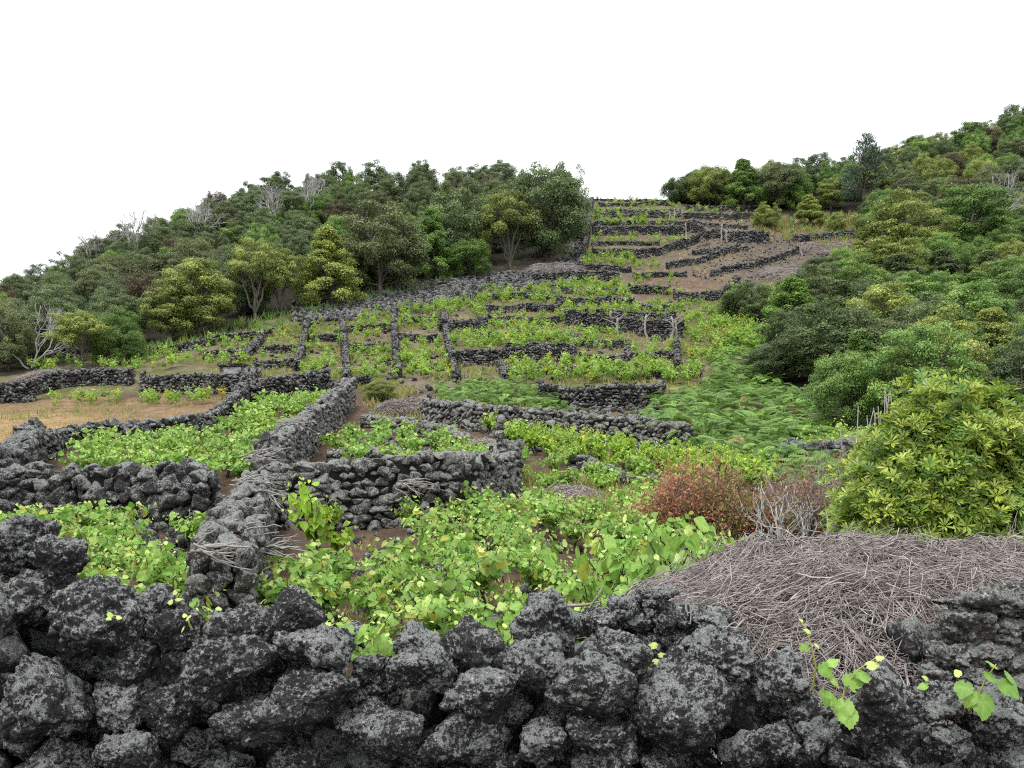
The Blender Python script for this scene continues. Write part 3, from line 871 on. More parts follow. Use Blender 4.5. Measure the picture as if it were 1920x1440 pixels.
# ------------------------------------------------------------------ the front wall: every stone seen singly (photo px centre, width, height, roll, distance)
FRONT = [
 (20, 1018, 126, 124, 0, 3.55), (98, 1060, 118, 112, 0, 3.45), (28, 1128, 136, 112, 0, 3.4), (-45, 1080, 100, 110, 0, 3.5),
 (155, 1166, 182, 178, -10, 3.3), (272, 1143, 98, 84, 0, 3.42), (322, 1190, 118, 104, 10, 3.34), (254, 1236, 80, 100, 0, 3.36),
 (415, 1262, 170, 142, -15, 3.26), (88, 1314, 174, 158, 0, 3.28), (-4, 1256, 66, 100, 0, 3.36), (222, 1330, 122, 106, 12, 3.32),
 (312, 1338, 106, 122, 0, 3.34), (6, 1388, 88, 104, 0, 3.26), (88, 1440, 166, 120, 5, 3.28), (226, 1412, 124, 62, -4, 3.24),
 (488, 1364, 208, 92, 6, 3.24), (352, 1400, 92, 76, 0, 3.42), (556, 1158, 118, 112, -20, 3.42), (586, 1218, 154, 90, 0, 3.36),
 (590, 1312, 190, 142, 4, 3.28), (692, 1386, 208, 130, -6, 3.24), (706, 1302, 90, 76, 0, 3.50), (782, 1268, 146, 98, 24, 3.3),
 (896, 1308, 156, 100, 20, 3.28), (786, 1206, 104, 90, -8, 3.42), (892, 1210, 124, 110, 0, 3.4), (872, 1388, 190, 120, 8, 3.26),
 (440, 1186, 126, 80, 0, 3.44), (488, 1236, 56, 66, 0, 3.48), (545, 1438, 110, 60, 0, 3.34), (700, 1255, 70, 52, 0, 3.48),
 (1028, 1168, 156, 148, 14, 3.42), (1001, 1246, 120, 110, 0, 3.32), (1108, 1290, 152, 140, 0, 3.28), (1166, 1238, 114, 126, 18, 3.38),
 (1302, 1344, 220, 192, 16, 3.24), (1016, 1392, 94, 96, -25, 3.28), (1112, 1386, 120, 70, -16, 3.28), (1174, 1402, 52, 80, 0, 3.34),
 (1040, 1350, 46, 50, 0, 3.42), (1360, 1256, 130, 116, 10, 3.4), (1270, 1244, 78, 52, 0, 3.52), (1128, 1436, 110, 60, 0, 3.34),
 (1470, 1277, 118, 100, 0, 3.36), (1524, 1350, 106, 72, 6, 3.36), (1668, 1326, 164, 180, 20, 3.26), (1778, 1336, 116, 104, 22, 3.34),
 (1892, 1346, 128, 126, 0, 3.3), (1532, 1388, 64, 70, 0, 3.30), (1412, 1412, 96, 84, 0, 3.32), (1472, 1400, 84, 90, 0, 3.28),
 (1588, 1428, 74, 80, 10, 3.3), (1682, 1434, 84, 74, 0, 3.3), (1786, 1398, 92, 78, 14, 3.3), (1836, 1428, 78, 80, 0, 3.34),
 (1908, 1432, 90, 80, 0, 3.32), (945, 1440, 70, 50, 0, 3.36), (1240, 1445, 80, 44, 0, 3.34), (1448, 1335, 60, 46, 0, 3.5),
 (1740, 1440, 60, 50, 0, 3.4), (400, 1440, 120, 40, 0, 3.42), (300, 1445, 70, 44, 0, 3.4), (1340, 1200, 62, 46, 0, 3.5),
 (376, 1330, 60, 66, 0, 3.48), (960, 1335, 66, 60, 0, 3.44), (180, 1262, 60, 44, 0, 3.52), (655, 1190, 44, 50, 0, 3.6),
]
HEROSUB = 6
def hero(w, h, dep, roll, seed):
    rng = np.random.default_rng(seed)
    D, T = ico(HEROSUB if max(w, h) > .13 else 5)
    V = D * rock_dirs(D, rng, 20, 7, .84)[:, None]
    dims = np.array([w, dep, h])
    V = (V - (V.max(0) + V.min(0)) / 2) / (V.max(0) - V.min(0)) * dims
    N = unit(V / dims ** 2 + 1e-9)
    off = rng.uniform(-20, 20, 3)
    m = min(w, h)
    q = V + off
    warp = np.stack([fbm(q * 9, 2, 1), fbm(q * 9 + 7, 2, 2), fbm(q * 9 + 13, 2, 3)], 1) * .025
    kn = .52 - worley((q + warp) / rng.uniform(.062, .10), seed)          # rounded clinker knobs with sharp creases between
    kn2 = .5 - worley((q + warp) / .030, seed + 9)
    pits = -np.maximum(0, .34 - worley(q / .021, seed + 17))
    rough = rng.uniform(.75, 1.15)
    dsp = (m * .22 * fbm(q * (1.1 / m), 2, seed) + .046 * rough * kn + .021 * rough * kn2 + .015 * fbm(q * 48, 3, seed + 3) + .024 * pits)
    V = V + N * dsp[:, None]
    a = math.radians(-roll)
    R = np.array([[math.cos(a), 0, -math.sin(a)], [0, 1, 0], [math.sin(a), 0, math.cos(a)]]).T
    return V @ R.T, T

front = empty("stone_wall", "black lichen-spotted lava stone wall across the front", "stone wall", (0, 3.35, 0.0), "dry stone walls of the vineyard")
fb = np.array([0, 3.35, 0.0])
for i, (u, v, w, h, roll, d) in enumerate(FRONT):
    k = d / F
    dep = .85 * math.sqrt(w * h) * k + .05
    V, T = hero(w * k * .925, h * k * .925, dep, roll, 1000 + i)
    c = np.array([(u - 960) * k, d + dep * .30, ZC + (H0 - v) * k])
    obj("stone", make_mesh("front_stone", V, T, None, True, M["hero"]), front, c - fb)
# hidden courses, the heart of the wall and its ends beyond the picture
rng = np.random.default_rng(77)
acc = Acc()
pos, sc = [], []
for x in np.arange(-3.4, 3.45, .16):
    for z in np.arange(.08, 1.25, .145):
        u = 960 + F * x / 3.4
        topv = np.interp(u, [-900, 0, 150, 260, 400, 500, 660, 700, 735, 960, 1100, 1210, 1300, 1420, 1540, 1600, 1700, 1800, 2800], [1080, 1040, 1150, 1200, 1215, 1200, 1240, 1290, 1250, 1200, 1190, 1290, 1270, 1290, 1340, 1300, 1300, 1360, 1330])
        ztop = ZC + (H0 - topv) * 3.6 / F - .09
        inside = -1.95 < x < 1.95
        if z > ztop: continue
        if inside:
            pos.append((x + rng.normal(0, .03), 3.70 + rng.normal(0, .03), z)); sc.append(.17)
            if z < .62: pos.append((x + rng.normal(0, .03), 3.42 + rng.normal(0, .03), z)); sc.append(.15)
        else:
            for yy_ in (3.4, 3.72):
                pos.append((x + rng.normal(0, .03), yy_ + rng.normal(0, .03), z)); sc.append(rng.uniform(.11, .17))
pos = np.array(pos); sc = np.array(sc)[:, None] * rng.uniform(.7, 1.0, (len(sc), 3))
add_lumps(acc, pos - fb, sc, rng.uniform(0, 6, len(pos)), rng, LUMPS_MID)
o = obj("stonework", acc.mesh("stonework", M["wallm"], True), front); o["kind"] = "stuff"

# stones of the wall that carries the heap of prunings, and the block pier at its end
def small_course(label, stones, d0, mat, seed, sub=5):
    rng = np.random.default_rng(seed)
    k = d0 / F
    u0, v0 = np.mean([s[0] for s in stones]), max(s[1] for s in stones)
    x0 = (u0 - 960) * k
    base = np.array([x0, d0, float(gz(x0, d0))])
    top = empty("stone_wall", label, "stone wall", base, "dry stone walls of the vineyard")
    zmin = 9
    for i, (u, v, w, h) in enumerate(stones):
        V, T = hero(w * k * 1.06, h * k * 1.06, (w + h) * .5 * k + .04, rng.uniform(-10, 10), seed * 50 + i)
        c = np.array([(u - 960) * k, d0 + rng.uniform(0, .06), ZC + (H0 - v) * k])
        zmin = min(zmin, c[2] - h * k / 2)
        obj("stone", make_mesh("course_stone", V, T, None, True, mat), top, c - base)
    acc = Acc()
    xs = [(s[0] - 960) * k for s in stones]
    P, S = [], []
    for x in np.arange(min(xs), max(xs) + .01, .16):
        for z in np.arange(base[2] + .05, zmin + .05, .14):
            P.append((x, d0 + .08, z)); S.append(.11)
        for z in np.arange(base[2] + .05, ZC + (H0 - v0) * k + .25, .15):
            P.append((x, d0 + .3, z)); S.append(.12)
    P = np.array(P); S = np.array(S)[:, None] * rng.uniform(.8, 1.1, (len(S), 3))
    add_lumps(acc, P - base, S, rng.uniform(0, 6, len(P)), rng, LUMPS_MID)
    o = obj("stonework", acc.mesh("stonework", M["wallm"], True), top); o["kind"] = "stuff"

small_course("small rounded stones walling the foot of the prunings heap",
    [(1130, 1170, 60, 46), (1178, 1140, 70, 40), (1195, 1178, 64, 44), (1232, 1120, 80, 34), (1248, 1165, 40, 56), (1284, 1170, 34, 34), (1312, 1166, 36, 36), (1345, 1176, 50, 60),
     (1262, 1205, 50, 40), (1302, 1206, 46, 42), (1225, 1212, 46, 44), (1338, 1222, 46, 36), (1150, 1205, 56, 40), (1272, 1236, 44, 30), (1312, 1240, 40, 30), (1228, 1248, 44, 36), (1190, 1216, 40, 36), (1385, 1215, 44, 50), (1412, 1250, 46, 46)], 4.55, M["hero"], 61)
small_course("pale grey flat-topped block of lichened rock beside the prunings heap",
    [(1868, 1128, 190, 52), (1812, 1172, 90, 60), (1900, 1180, 110, 66), (1856, 1226, 100, 60), (1782, 1236, 74, 56), (1930, 1236, 90, 60), (1830, 1272, 110, 50), (1910, 1285, 100, 60), (1760, 1275, 60, 44)], 4.15, M["grey"], 62)
# ------------------------------------------------------------------ leaf shapes
LEAF4 = (np.array([(0, 0, 0), (-.5, .5, .06), (.5, .5, .06), (0, 1, -.05)]), np.array([(0, 2, 1), (1, 2, 3)]))
VLEAF = (np.array([(0, .30, -.05), (0, .02, 0), (.26, -.10, .02), (.50, .12, .05), (.53, .38, .06), (.38, .52, .03), (.34, .72, 0), (.12, .84, -.06), (0, 1.0, -.14),
                   (-.12, .84, -.06), (-.34, .72, 0), (-.38, .52, .03), (-.53, .38, .06), (-.50, .12, .05), (-.26, -.10, .02)]),
         np.array([(0, i, i + 1) for i in range(1, 14)] + [(0, 14, 1)]))
VLEAF_S = (np.array([(0, .02, 0), (.50, .12, .05), (.42, .62, .02), (0, 1.0, -.12), (-.42, .62, .02), (-.50, .12, .05), (0, .4, -.06)]),
           np.array([(6, 0, 1), (6, 1, 2), (6, 2, 3), (6, 3, 4), (6, 4, 5), (6, 5, 0)]))
LONG = (np.array([(0, 0, 0), (-.32, .34, .03), (.32, .34, .03), (-.5, .70, .02), (.5, .70, .02), (0, 1, -.07), (0, .5, -.02)]),
        np.array([(0, 2, 6), (0, 6, 1), (6, 2, 4), (1, 6, 3), (6, 4, 5), (3, 6, 5)]))
BLADE = (np.array([(-.5, 0, 0), (.5, 0, 0), (.3, .55, .05), (-.3, .55, .05), (0, 1, .16)]), np.array([(0, 1, 2), (0, 2, 3), (3, 2, 4)]))

# ------------------------------------------------------------------ trees
def limb(a, b, ra, rb, rng, bend=.12, n=5):
    a, b = np.asarray(a, float), np.asarray(b, float)
    t = np.linspace(0, 1, n)[:, None]
    L = np.linalg.norm(b - a)
    p = a + (b - a) * t + np.sin(t * math.pi) * rng.normal(0, bend * L, 3) * .5
    p[1:-1] += rng.normal(0, .02 * L, (n - 2, 3))
    return p, np.linspace(ra, rb, n)

def make_tree(style, seed):
    """unit-ish tree about `H` metres tall: returns (trunk mesh arrays, crown mesh arrays, height, radius)"""
    rng = np.random.default_rng(seed)
    tr, cr = Acc(), Acc()
    if style == "round":
        H, R, nc, zb = 4.4, 2.1, 120, .03
    elif style == "pads":
        H, R, nc, zb = 4.4, 1.95, 120, .04
    elif style == "open":
        H, R, nc, zb = 4.6, 1.9, 84, .22
    elif style == "cone":
        H, R, nc, zb = 4.6, 1.45, 90, .05
    else:
        H, R, nc, zb = 5.2, 1.5, 64, .15
    cen, rad = [], []
    lob = rng.uniform(-1, 1, 4)
    for i in range(nc):
        a = rng.uniform(0, 2 * math.pi)
        if style in ("cone", "pine"):
            hh = rng.uniform(0, 1) ** .8
            w = R * (1 - hh) ** .75 * rng.uniform(.55, 1.05) + .12
            c = (math.cos(a) * w, math.sin(a) * w, H * (zb + (1 - zb) * hh * .94))
            r = R * (.27 - .11 * hh) * rng.uniform(.8, 1.2)
        else:
            e = math.asin(rng.uniform(-.85 if style in ('round', 'pads') else -.5, 1))
            k = rng.uniform(.66, 1.0) if i > 12 else rng.uniform(.1, .6)
            if rng.uniform() < .12: k *= rng.uniform(1.02, 1.1)
            w = R * (1 + .10 * math.sin(a * 2 + lob[0] * 3) + .08 * math.sin(a * 3 + lob[1] * 3))
            zc = H * (zb + (1 - zb) * .46)
            c = (math.cos(a) * math.cos(e) * w * k, math.sin(a) * math.cos(e) * w * k, zc + math.sin(e) * k * H * (1 - zb) * .50)
            r = R * rng.uniform(.12, .25)
        cen.append(c); rad.append(r)
    cen, rad = np.array(cen), np.array(rad)
    flat = {"round": .80, "pads": .58, "open": .66, "cone": .75, "pine": .8}[style]
    nl = {"round": 680, "pads": 600, "open": 520, "cone": 520, "pine": 110}[style]
    lf = {"round": .088, "pads": .096, "open": .096, "cone": .092, "pine": .22}[style]
    for c, r in zip(cen, rad):
        n = int(nl * (r / (R * .28)) ** 1.6)
        d = rand_dirs(n, rng)
        d[:, 2] = np.abs(d[:, 2]) * np.where(rng.uniform(size=n) < .76, 1, -1)
        k = rng.uniform(.35, 1.08, n) ** .6
        bump = 1 + .35 * vnoise(d * 2.2 + c, 4)
        p = c + d * (k * r * bump)[:, None] * np.array([1, 1, flat])
        out = unit(p - np.array([0, 0, H * .35]))
        if style == "pine":
            T = unit(out * .6 + rng.normal(0, .35, (n, 3)) + np.array([0, 0, .7])); N = rand_dirs(n, rng); L = lf * rng.uniform(.7, 1.3, n); W = L * .16
        else:
            N = unit(d * .55 + out * .25 + np.array([0, 0, .55]) + rng.normal(0, .42, (n, 3)))
            T = unit(d + rng.normal(0, .7, (n, 3)) + np.array([0, 0, -.1]))
            L = lf * rng.uniform(.6, 1.35, n); W = L * rng.uniform(.42, .62, n)
        V, Fc = cards(LEAF4[0], LEAF4[1], p, T, N, L, W)
        yc = np.clip(rng.normal(.30, .22), 0, .9)
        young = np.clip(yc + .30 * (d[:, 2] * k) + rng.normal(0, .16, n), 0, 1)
        g = np.clip(rng.normal(.5, .16, n), 0, 1)
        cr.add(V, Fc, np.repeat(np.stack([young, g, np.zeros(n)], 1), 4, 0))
    # stems
    ns = {"round": 4, "pads": 4, "open": 6, "cone": 3, "pine": 1}[style]
    fork = np.array([0, 0, H * (.10 if style != "pine" else .3)])
    p, r = limb((0, 0, -.4), fork, .13, .10, rng, .05)
    tr.add(*tube(p, r, 7), (.4, 0, 0))
    stems = []
    for k in range(ns):
        a = 2 * math.pi * (k + rng.uniform(-.2, .2)) / ns
        sp = R * (.42 if style != "pine" else .02)
        e = np.array([math.cos(a) * sp, math.sin(a) * sp, H * rng.uniform(.5, .66)])
        p, r = limb(fork, e, .075 if style != "pine" else .10, .035, rng, .16, 7)
        tr.add(*tube(p, r, 6), (rng.uniform(.2, .9), 0, 0))
        stems.append(p)
    allp = np.concatenate(stems)
    for c in cen[::1]:
        q = allp[np.argmin(np.linalg.norm(allp - (c - np.array([0, 0, .5])), axis=1))]
        p, r = limb(q, c, .028, .010, rng, .14, 4)
        tr.add(*tube(p, r, 4), (rng.uniform(.2, .9), 0, 0))
    return tr, cr, H, R

STYLE_MAT = {"dark": "darktree", "yellow": "yellowtree", "fresh": "freshtree", "olive": "olivetree", "brown": "browntree", "pine": "pine"}
TREES = {}
for st, cnt in (("round", 4), ("pads", 3), ("open", 3), ("cone", 2), ("pine", 2)):
    TREES[st] = []
    for k in range(cnt):
        tr, cr, H, R = make_tree(st, 500 + 17 * k + len(st) * 91)
        TREES[st].append((tr.mesh("trunk", M["bark"] if st in ("open", "pads") else M["bark_dark"], True), cr.mesh("crown", M["darktree"]), H, R))

TREE_LOG = []
trng = np.random.default_rng(42)
def tree_at(p, style, tone, height, width=None, label=None, sec="left"):
    tm, cm, H, R = TREES[style][int(trng.integers(0, len(TREES[style])))]
    root = empty("tree", label or "", "tree", p, "trees of the wood")
    sz = height / H
    sx = (width / (2.15 * R)) if width else sz
    root.rotation_euler = (trng.normal(0, .05), trng.normal(0, .05), trng.uniform(0, 6.28))
    root.scale = (sx, sx, sz)
    obj("trunk", tm, root)
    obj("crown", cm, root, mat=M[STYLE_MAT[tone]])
    TREE_LOG.append((root, p, style, tone, sec, label))
    return root

def tree_px(u, vb, vt, wpx, style, tone, label=None, sec="left"):
    p = pix(u, vb)
    k = p[1] / F
    p[2] -= .1
    return tree_at(p, style, tone, (vb - vt) * k, wpx * k, label, sec)

# trees that stand out singly
SINGLE = [
 (152, 690, 580, 120, "open", "yellow", "small spreading yellow-olive tree alone before the dark wood, pale trunk showing", "left"),
 (212, 684, 572, 110, "round", "fresh", "small dense fresh-green tree touching the yellow-olive one", "left"),
 (372, 632, 478, 150, "pads", "yellow", "tiered yellow-green tree with a pointed top at the wood's lower edge", "left"),
 (320, 640, 520, 110, "pads", "yellow", "low tiered tree leaning left of the pointed yellow-green tree", "left"),
 (478, 600, 440, 120, "open", "yellow", "round-headed yellow-green tree with bare grey stems, left of a twin", "left"),
 (528, 585, 455, 90, "open", "yellow", "smaller round-headed twin with bare stems beside the dark gap", "left"),
 (622, 575, 418, 130, "cone", "yellow", "cone-shaped pale yellow-green tree above the stony bank", "left"),
 (712, 552, 368, 175, "pads", "olive", "broad olive-grey tree with pale forked trunks above the stony bank", "left"),
 (798, 522, 385, 95, "cone", "fresh", "bright green slender tree right of the broad olive one", "left"),
 (882, 520, 445, 95, "round", "fresh", "low dark-green bush tree at the foot of the wood", "left"),
 (956, 505, 358, 120, "open", "yellow", "pale yellow-grey domed tree with thin grey branches beside the stair", "left"),
 (1022, 490, 302, 165, "round", "dark", "big dark domed tree at the wood's corner beside the stone stair", "left"),
 (1068, 452, 296, 90, "round", "dark", "dark wind-bent tree on the skyline at the wood's corner", "left"),
 (860, 500, 330, 150, "round", "dark", "dark broad tree between the bright slender tree and the pale domed tree", "left"),
 (1440, 428, 376, 52, "round", "yellow", "small round yellow-green tree, first of two on the dry slope", "right"),
 (1520, 424, 360, 66, "cone", "yellow", "small pointed yellow-green tree, second of two on the dry slope", "right"),
 (1568, 436, 396, 40, "round", "yellow", "tiny yellow-green bush right of the two small trees", "right"),
 (1590, 808, 645, 150, "round", "fresh", "bushy fresh-green tree standing before the dark grove at the bracken's edge", "right"),
 (1458, 716, 632, 130, "round", "dark", "low dark bush at the bracken's edge with a bare branch", "right"),
 (1560, 716, 560, 230, "round", "dark", "broad dark grey-green tree mass over a black hollow", "right"),
 (1660, 730, 590, 200, "round", "olive", "dark olive tree behind the silver dead branches", "right"),
 (1402, 604, 520, 105, "round", "dark", "dark round bush hung with bright creeper on the terraces", "right"),
 (1545, 546, 478, 110, "round", "dark", "dark low tree at the lower end of the dry slope", "right"),
 (1690, 520, 352, 160, "pads", "yellow", "tall yellow-green tiered tree rising right of the dry slope", "right"),
 (1800, 500, 340, 190, "pads", "fresh", "broad tiered light green tree high on the slope", "right"),
 (1660, 560, 440, 150, "pads", "yellow", "olive-yellow tiered tree below the tall tiered one", "right"),
 (1618, 400, 243, 110, "pine", "pine", "dark feathery conifer rising above the ridge", "right"),
 (1905, 750, 660, 90, "round", "fresh", "bright green leafy tree at the picture's edge above the big bush", "right"),
 (1790, 420, 330, 90, "round", "brown", "rust-brown tree among the green ones below the ridge", "right"),
 (1790, 640, 560, 60, "cone", "brown", "small russet tree in the dark slope wood", "right"),
 (1730, 640, 500, 150, "pads", "fresh", "green tiered tree above the silver dead branches", "right"),
 (1830, 700, 520, 170, "pads", "fresh", "tall tiered green tree behind the big bush", "right"),
 (1905, 640, 480, 160, "pads", "fresh", "tiered green tree at the picture's edge, mid slope", "right"),
 (1270, 382, 328, 60, "round", "dark", "dark low thicket tree at the notch of the skyline", "right"),
 (1330, 385, 305, 90, "round", "yellow", "olive tree on the skyline right of the notch", "right"),
 (1395, 392, 292, 80, "cone", "fresh", "pointed green tree on the skyline right of the notch", "right"),
 (1460, 392, 300, 100, "round", "olive", "olive broad tree on the skyline", "right"),
]
for s in SINGLE:
    tree_px(*s)

# the wood behind them
def wood(poly, spacing, seed, tones, styles, hts, sec, clear=1.5, tries=6000):
    pts = scatter(poly, spacing, np.random.default_rng(seed), tries)
    have = np.array([t[1] for t in TREE_LOG if t[5]])
    for p in pts:
        if np.min(np.linalg.norm(have[:, :2] - p[:2], axis=1)) < clear: continue
        u, v = to_px(*p)
        st = styles[int(trng.integers(0, len(styles)))]
        tn = tones[int(trng.integers(0, len(tones)))]
        h = trng.uniform(*hts)
        tree_at(p - np.array([0, 0, .15]), st, tn, h, h * trng.uniform(.72, 1.02), None, sec)

wood([(-60, 705), (60, 690), (300, 636), (545, 575), (850, 500), (1050, 455), (1080, 385), (1000, 372), (800, 360), (640, 368), (480, 400), (240, 484), (0, 582), (-60, 600)],
     3.0, 11, ["dark"] * 9 + ["olive"] * 2 + ["fresh", "brown"], ["round"] * 5 + ["pads"] * 2, (3.4, 4.6), "left", 1.8)
wood([(1265, 380), (1330, 384), (1420, 388), (1480, 392), (1620, 402), (1645, 440), (1990, 440), (1990, 240), (1920, 245), (1800, 285), (1680, 315), (1560, 350), (1440, 364), (1300, 376)],
     3.2, 12, ["dark"] * 5 + ["fresh"] * 4 + ["olive"] * 2 + ["brown"] * 2 + ["yellow"] * 2, ["round"] * 4 + ["pads"] * 2, (3.4, 4.8), "right", 1.8)
wood([(1645, 440), (1660, 500), (1560, 540), (1500, 600), (1470, 660), (1520, 710), (1620, 770), (1700, 830), (1990, 830), (1990, 440)],
     2.6, 13, ["dark"] * 6 + ["fresh"] * 6 + ["yellow"] * 3 + ["olive"] * 2, ["pads"] * 3 + ["round"] * 4 + ["cone"] * 2, (2.8, 4.4), "right", 1.5)

wood([(1262, 381), (1400, 389), (1490, 393), (1490, 368), (1290, 374)], 1.9, 14, ["dark"] * 4 + ["fresh", "olive"], ["round", "pads"], (2.6, 3.8), "right", .9)
# words for each tree of the wood: band on the slope, then its place along it
TONE_W = {"dark": "dark green", "yellow": "yellow-green", "fresh": "fresh green", "olive": "olive", "brown": "brownish", "pine": "dark"}
STYLE_W = {"round": "round-headed", "pads": "tiered", "open": "open-stemmed", "cone": "pointed", "pine": "feathery"}
buckets = {}
for t in TREE_LOG:
    if t[5]: continue
    u, v = to_px(*t[1])
    if t[4] == "left":
        f = v - np.interp(u, [0, 300, 545, 850, 1050], [690, 636, 575, 500, 455])
        g = np.interp(u, [0, 240, 480, 640, 800, 1080], [582, 486, 420, 386, 374, 372]) - np.interp(u, [0, 300, 545, 850, 1050], [690, 636, 575, 500, 455])
        k = f / g
        band = "left wood's lower edge" if k < .33 else ("left wood's middle" if k < .68 else "left wood's skyline")
    else:
        band = "right wood's skyline" if t[1][1] > 104 else ("right wood's upper slope" if t[1][1] > 84 else ("right wood's middle slope" if t[1][1] > 58 else "right wood's lower slope"))
    buckets.setdefault((band, t[3], t[2]), []).append((u, t[0]))
for (band, tone, style), lst in buckets.items():
    lst.sort(key=lambda q: q[0])
    for i, (u, root) in enumerate(lst):
        who = "only" if len(lst) == 1 else ordinal(i)
        root["label"] = "%s %s tree, %s from the left of its kind, %s" % (TONE_W[tone], STYLE_W[style], who, band) if len(lst) > 1 else "the one %s %s tree on the %s" % (TONE_W[tone], STYLE_W[style], band)

# dead silver trees
def dead_tree_mesh(seed, H, spread, depth=4, up=.6, r0=.05, nb=3):
    rng = np.random.default_rng(seed)
    acc = Acc()
    def grow(a, d, L, r, k):
        e = a + d * L
        p, rr = limb(a, e, r, r * .6, rng, .18, 5)
        acc.add(*tube(p, rr, 5 if k > 1 else 3), (rng.uniform(.2, 1), 0, 0))
        if k == 0: return
        for i in range(nb if k < depth else nb + 1):
            nd_ = unit(d + rng.normal(0, spread, 3) + np.array([0, 0, up * .35]))
            q = p[int(rng.integers(2, 5))]
            grow(q, nd_, L * rng.uniform(.55, .85), r * .58, k - 1)
    for s in range(3):
        grow(np.array([0, 0, -.1]), unit(np.array([rng.normal(0, .35), rng.normal(0, .35), 1])), H * .38, r0, depth)
    return acc.mesh("dead_branches", M["silver"], True)
DEAD = [dead_tree_mesh(k, 3.2, .55, 4, .7, .05) for k in (1, 2, 3)]
for i, (u, vb, vt, lab) in enumerate([
    (178, 530, 452, "silver dead tree on the left wood's slope, first from the left"), (248, 505, 425, "silver dead tree next to the first one in the left wood"),
    (376, 478, 398, "silver dead tree in the middle of the left wood"), (508, 440, 372, "silver dead tree below the brown skyline trees"),
    (578, 425, 352, "pale dead tree cluster high in the left wood"), (58, 690, 555, "grey leafless bush tree at the left treeline"),
    (1676, 690, 585, "silver dead tree leaning out of the dark grove"), (1715, 740, 655, "silver fallen branches beside the big bush"),
    (1868, 440, 330, "pale forked dead trunks high on the right slope"), (1440, 715, 640, "bare grey branch in the low dark bush")]):
    p = pix(u, vb)
    if i < 5 or i == 8:
        p = p + np.array([-p[0] * 2.2 / p[1], -2.2, 0.0]); p[2] = float(gz(p[0], p[1])) + 1.1
    k = p[1] / F
    o = obj("dead_tree", DEAD[i % 3], None, p, (0, trng.normal(0, .15), trng.uniform(0, 6.28)))
    s = (vb - vt) * k / 3.0 * (1.35 if i < 5 else 1)
    o.scale = (s * .9, s * .9, s)
    tag(o, lab, "dead tree", "dead silver trees", "thing")

# bare stumps on the terraces
def stump_mesh(seed, H):
    rng = np.random.default_rng(seed)
    acc = Acc()
    p, r = limb((0, 0, -.1), (rng.normal(0, .08), 0, H), .085, .055, rng, .10, 7)
    r = r * rng.uniform(.85, 1.2, 7)
    acc.add(*tube(p, r, 7), (.9, 0, 0))
    for k in range(3):
        q = p[int(rng.integers(3, 6))]
        p2, r2 = limb(q, q + np.array([rng.normal(0, .35), rng.normal(0, .2), rng.uniform(.15, .45)]), .05, .02, rng, .1, 4)
        acc.add(*tube(p2, r2, 5), (.7, 0, 0))
    return acc.mesh("stump", M["stumpwood"], True)
for i, (u, vb, vt, lab) in enumerate([
    (1148, 625, 582, "gnarled bare stump before the tall terrace wall, first from the left"), (1160, 628, 596, "thin bare stump leaning against the first one"),
    (1215, 634, 590, "straight pale stump before the tall terrace wall"), (1256, 636, 594, "crooked stump at the end of the tall terrace wall"),
    (1268, 635, 600, "dark twisted stump beside the crooked one"), (1287, 448, 418, "pale post-like stump high on the terraces"),
    (1353, 455, 420, "tall bare stump, first of a pair high on the terraces"), (1362, 456, 432, "short bare stump, second of a pair high on the terraces"),
    (1262, 416, 390, "forked bare stump under the crest"), (1255, 412, 396, "short stump under the crest beside the forked one"), (1504, 480, 455, "thin bare stump on the dry brush slope")]):
    p = pix(u, vb)
    o = obj("tree_stump", stump_mesh(60 + i, (vb - vt) * p[1] / F), None, p)
    tag(o, lab, "stump", "bare stumps on the terraces", "thing")
# ------------------------------------------------------------------ grapevines
def vine_arrays(seed, R=.45, H=.50, nshoot=9, per=9, leaf=.115, tmpl=VLEAF, youngshare=.28, upright=.0):
    """one bush vine: returns trunk Acc and a list of leaves (pos, tip dir, normal, length, width, tint)"""
    rng = np.random.default_rng(seed)
    tr = Acc()
    p, r = limb((0, 0, -.08), (rng.normal(0, .05), rng.normal(0, .05), H * .45), .035, .022, rng, .25, 6)
    tr.add(*tube(p, r, 6), (.2, 0, 0))
    head = p[-1]
    P, T, N, L, C = [], [], [], [], []
    for k in range(nshoot):
        a = 2 * math.pi * (k + rng.uniform(-.4, .4)) / nshoot
        rr = R * rng.uniform(.45, 1.1)
        hh = H * rng.uniform(.65, 1.25) * (1 + upright * .5)
        e = np.array([math.cos(a) * rr * (1 - upright * .5), math.sin(a) * rr * (1 - upright * .5), hh])
        t = np.linspace(0, 1, per + 2)[1:, None]
        path = head + (e - head) * t + np.array([0, 0, 1.0]) * np.sin(t * math.pi * .9) * .10 * (1 - upright) + rng.normal(0, .015, (per + 1, 3))
        tr.add(*tube(np.concatenate([head[None], path]), np.linspace(.007, .003, per + 2), 3), (.9, 0, 0))
        for i in range(per + 1):
            f = (i + 1) / (per + 1)
            d = rand_dirs(1, rng)[0]; d[2] = abs(d[2]) * .4
            c = path[i] + d * leaf * rng.uniform(.3, .8)
            out = unit(np.array([c[0], c[1], 0]) + rng.normal(0, .25, 3) * R)
            P.append(c)
            T.append(unit(out * .8 + np.array([0, 0, rng.uniform(-1.0, .1)]) + rng.normal(0, .35, 3)))
            N.append(unit(out * .75 + np.array([0, 0, .62]) + rng.normal(0, .40, 3)))
            tip = f > .82
            L.append(leaf * (rng.uniform(.75, 1.25) if not tip else rng.uniform(.30, .6)))
            y = np.clip(rng.normal(.16, .12), 0, 1) if not tip else rng.uniform(.6, 1)
            if rng.uniform() < youngshare * .35: y = rng.uniform(.4, .9)
            C.append((y, np.clip(rng.normal(.52, .15), 0, 1), 1.0 if rng.uniform() < .03 else 0))
    return tr, np.array(P), np.array(T), np.array(N), np.array(L), np.array(C)

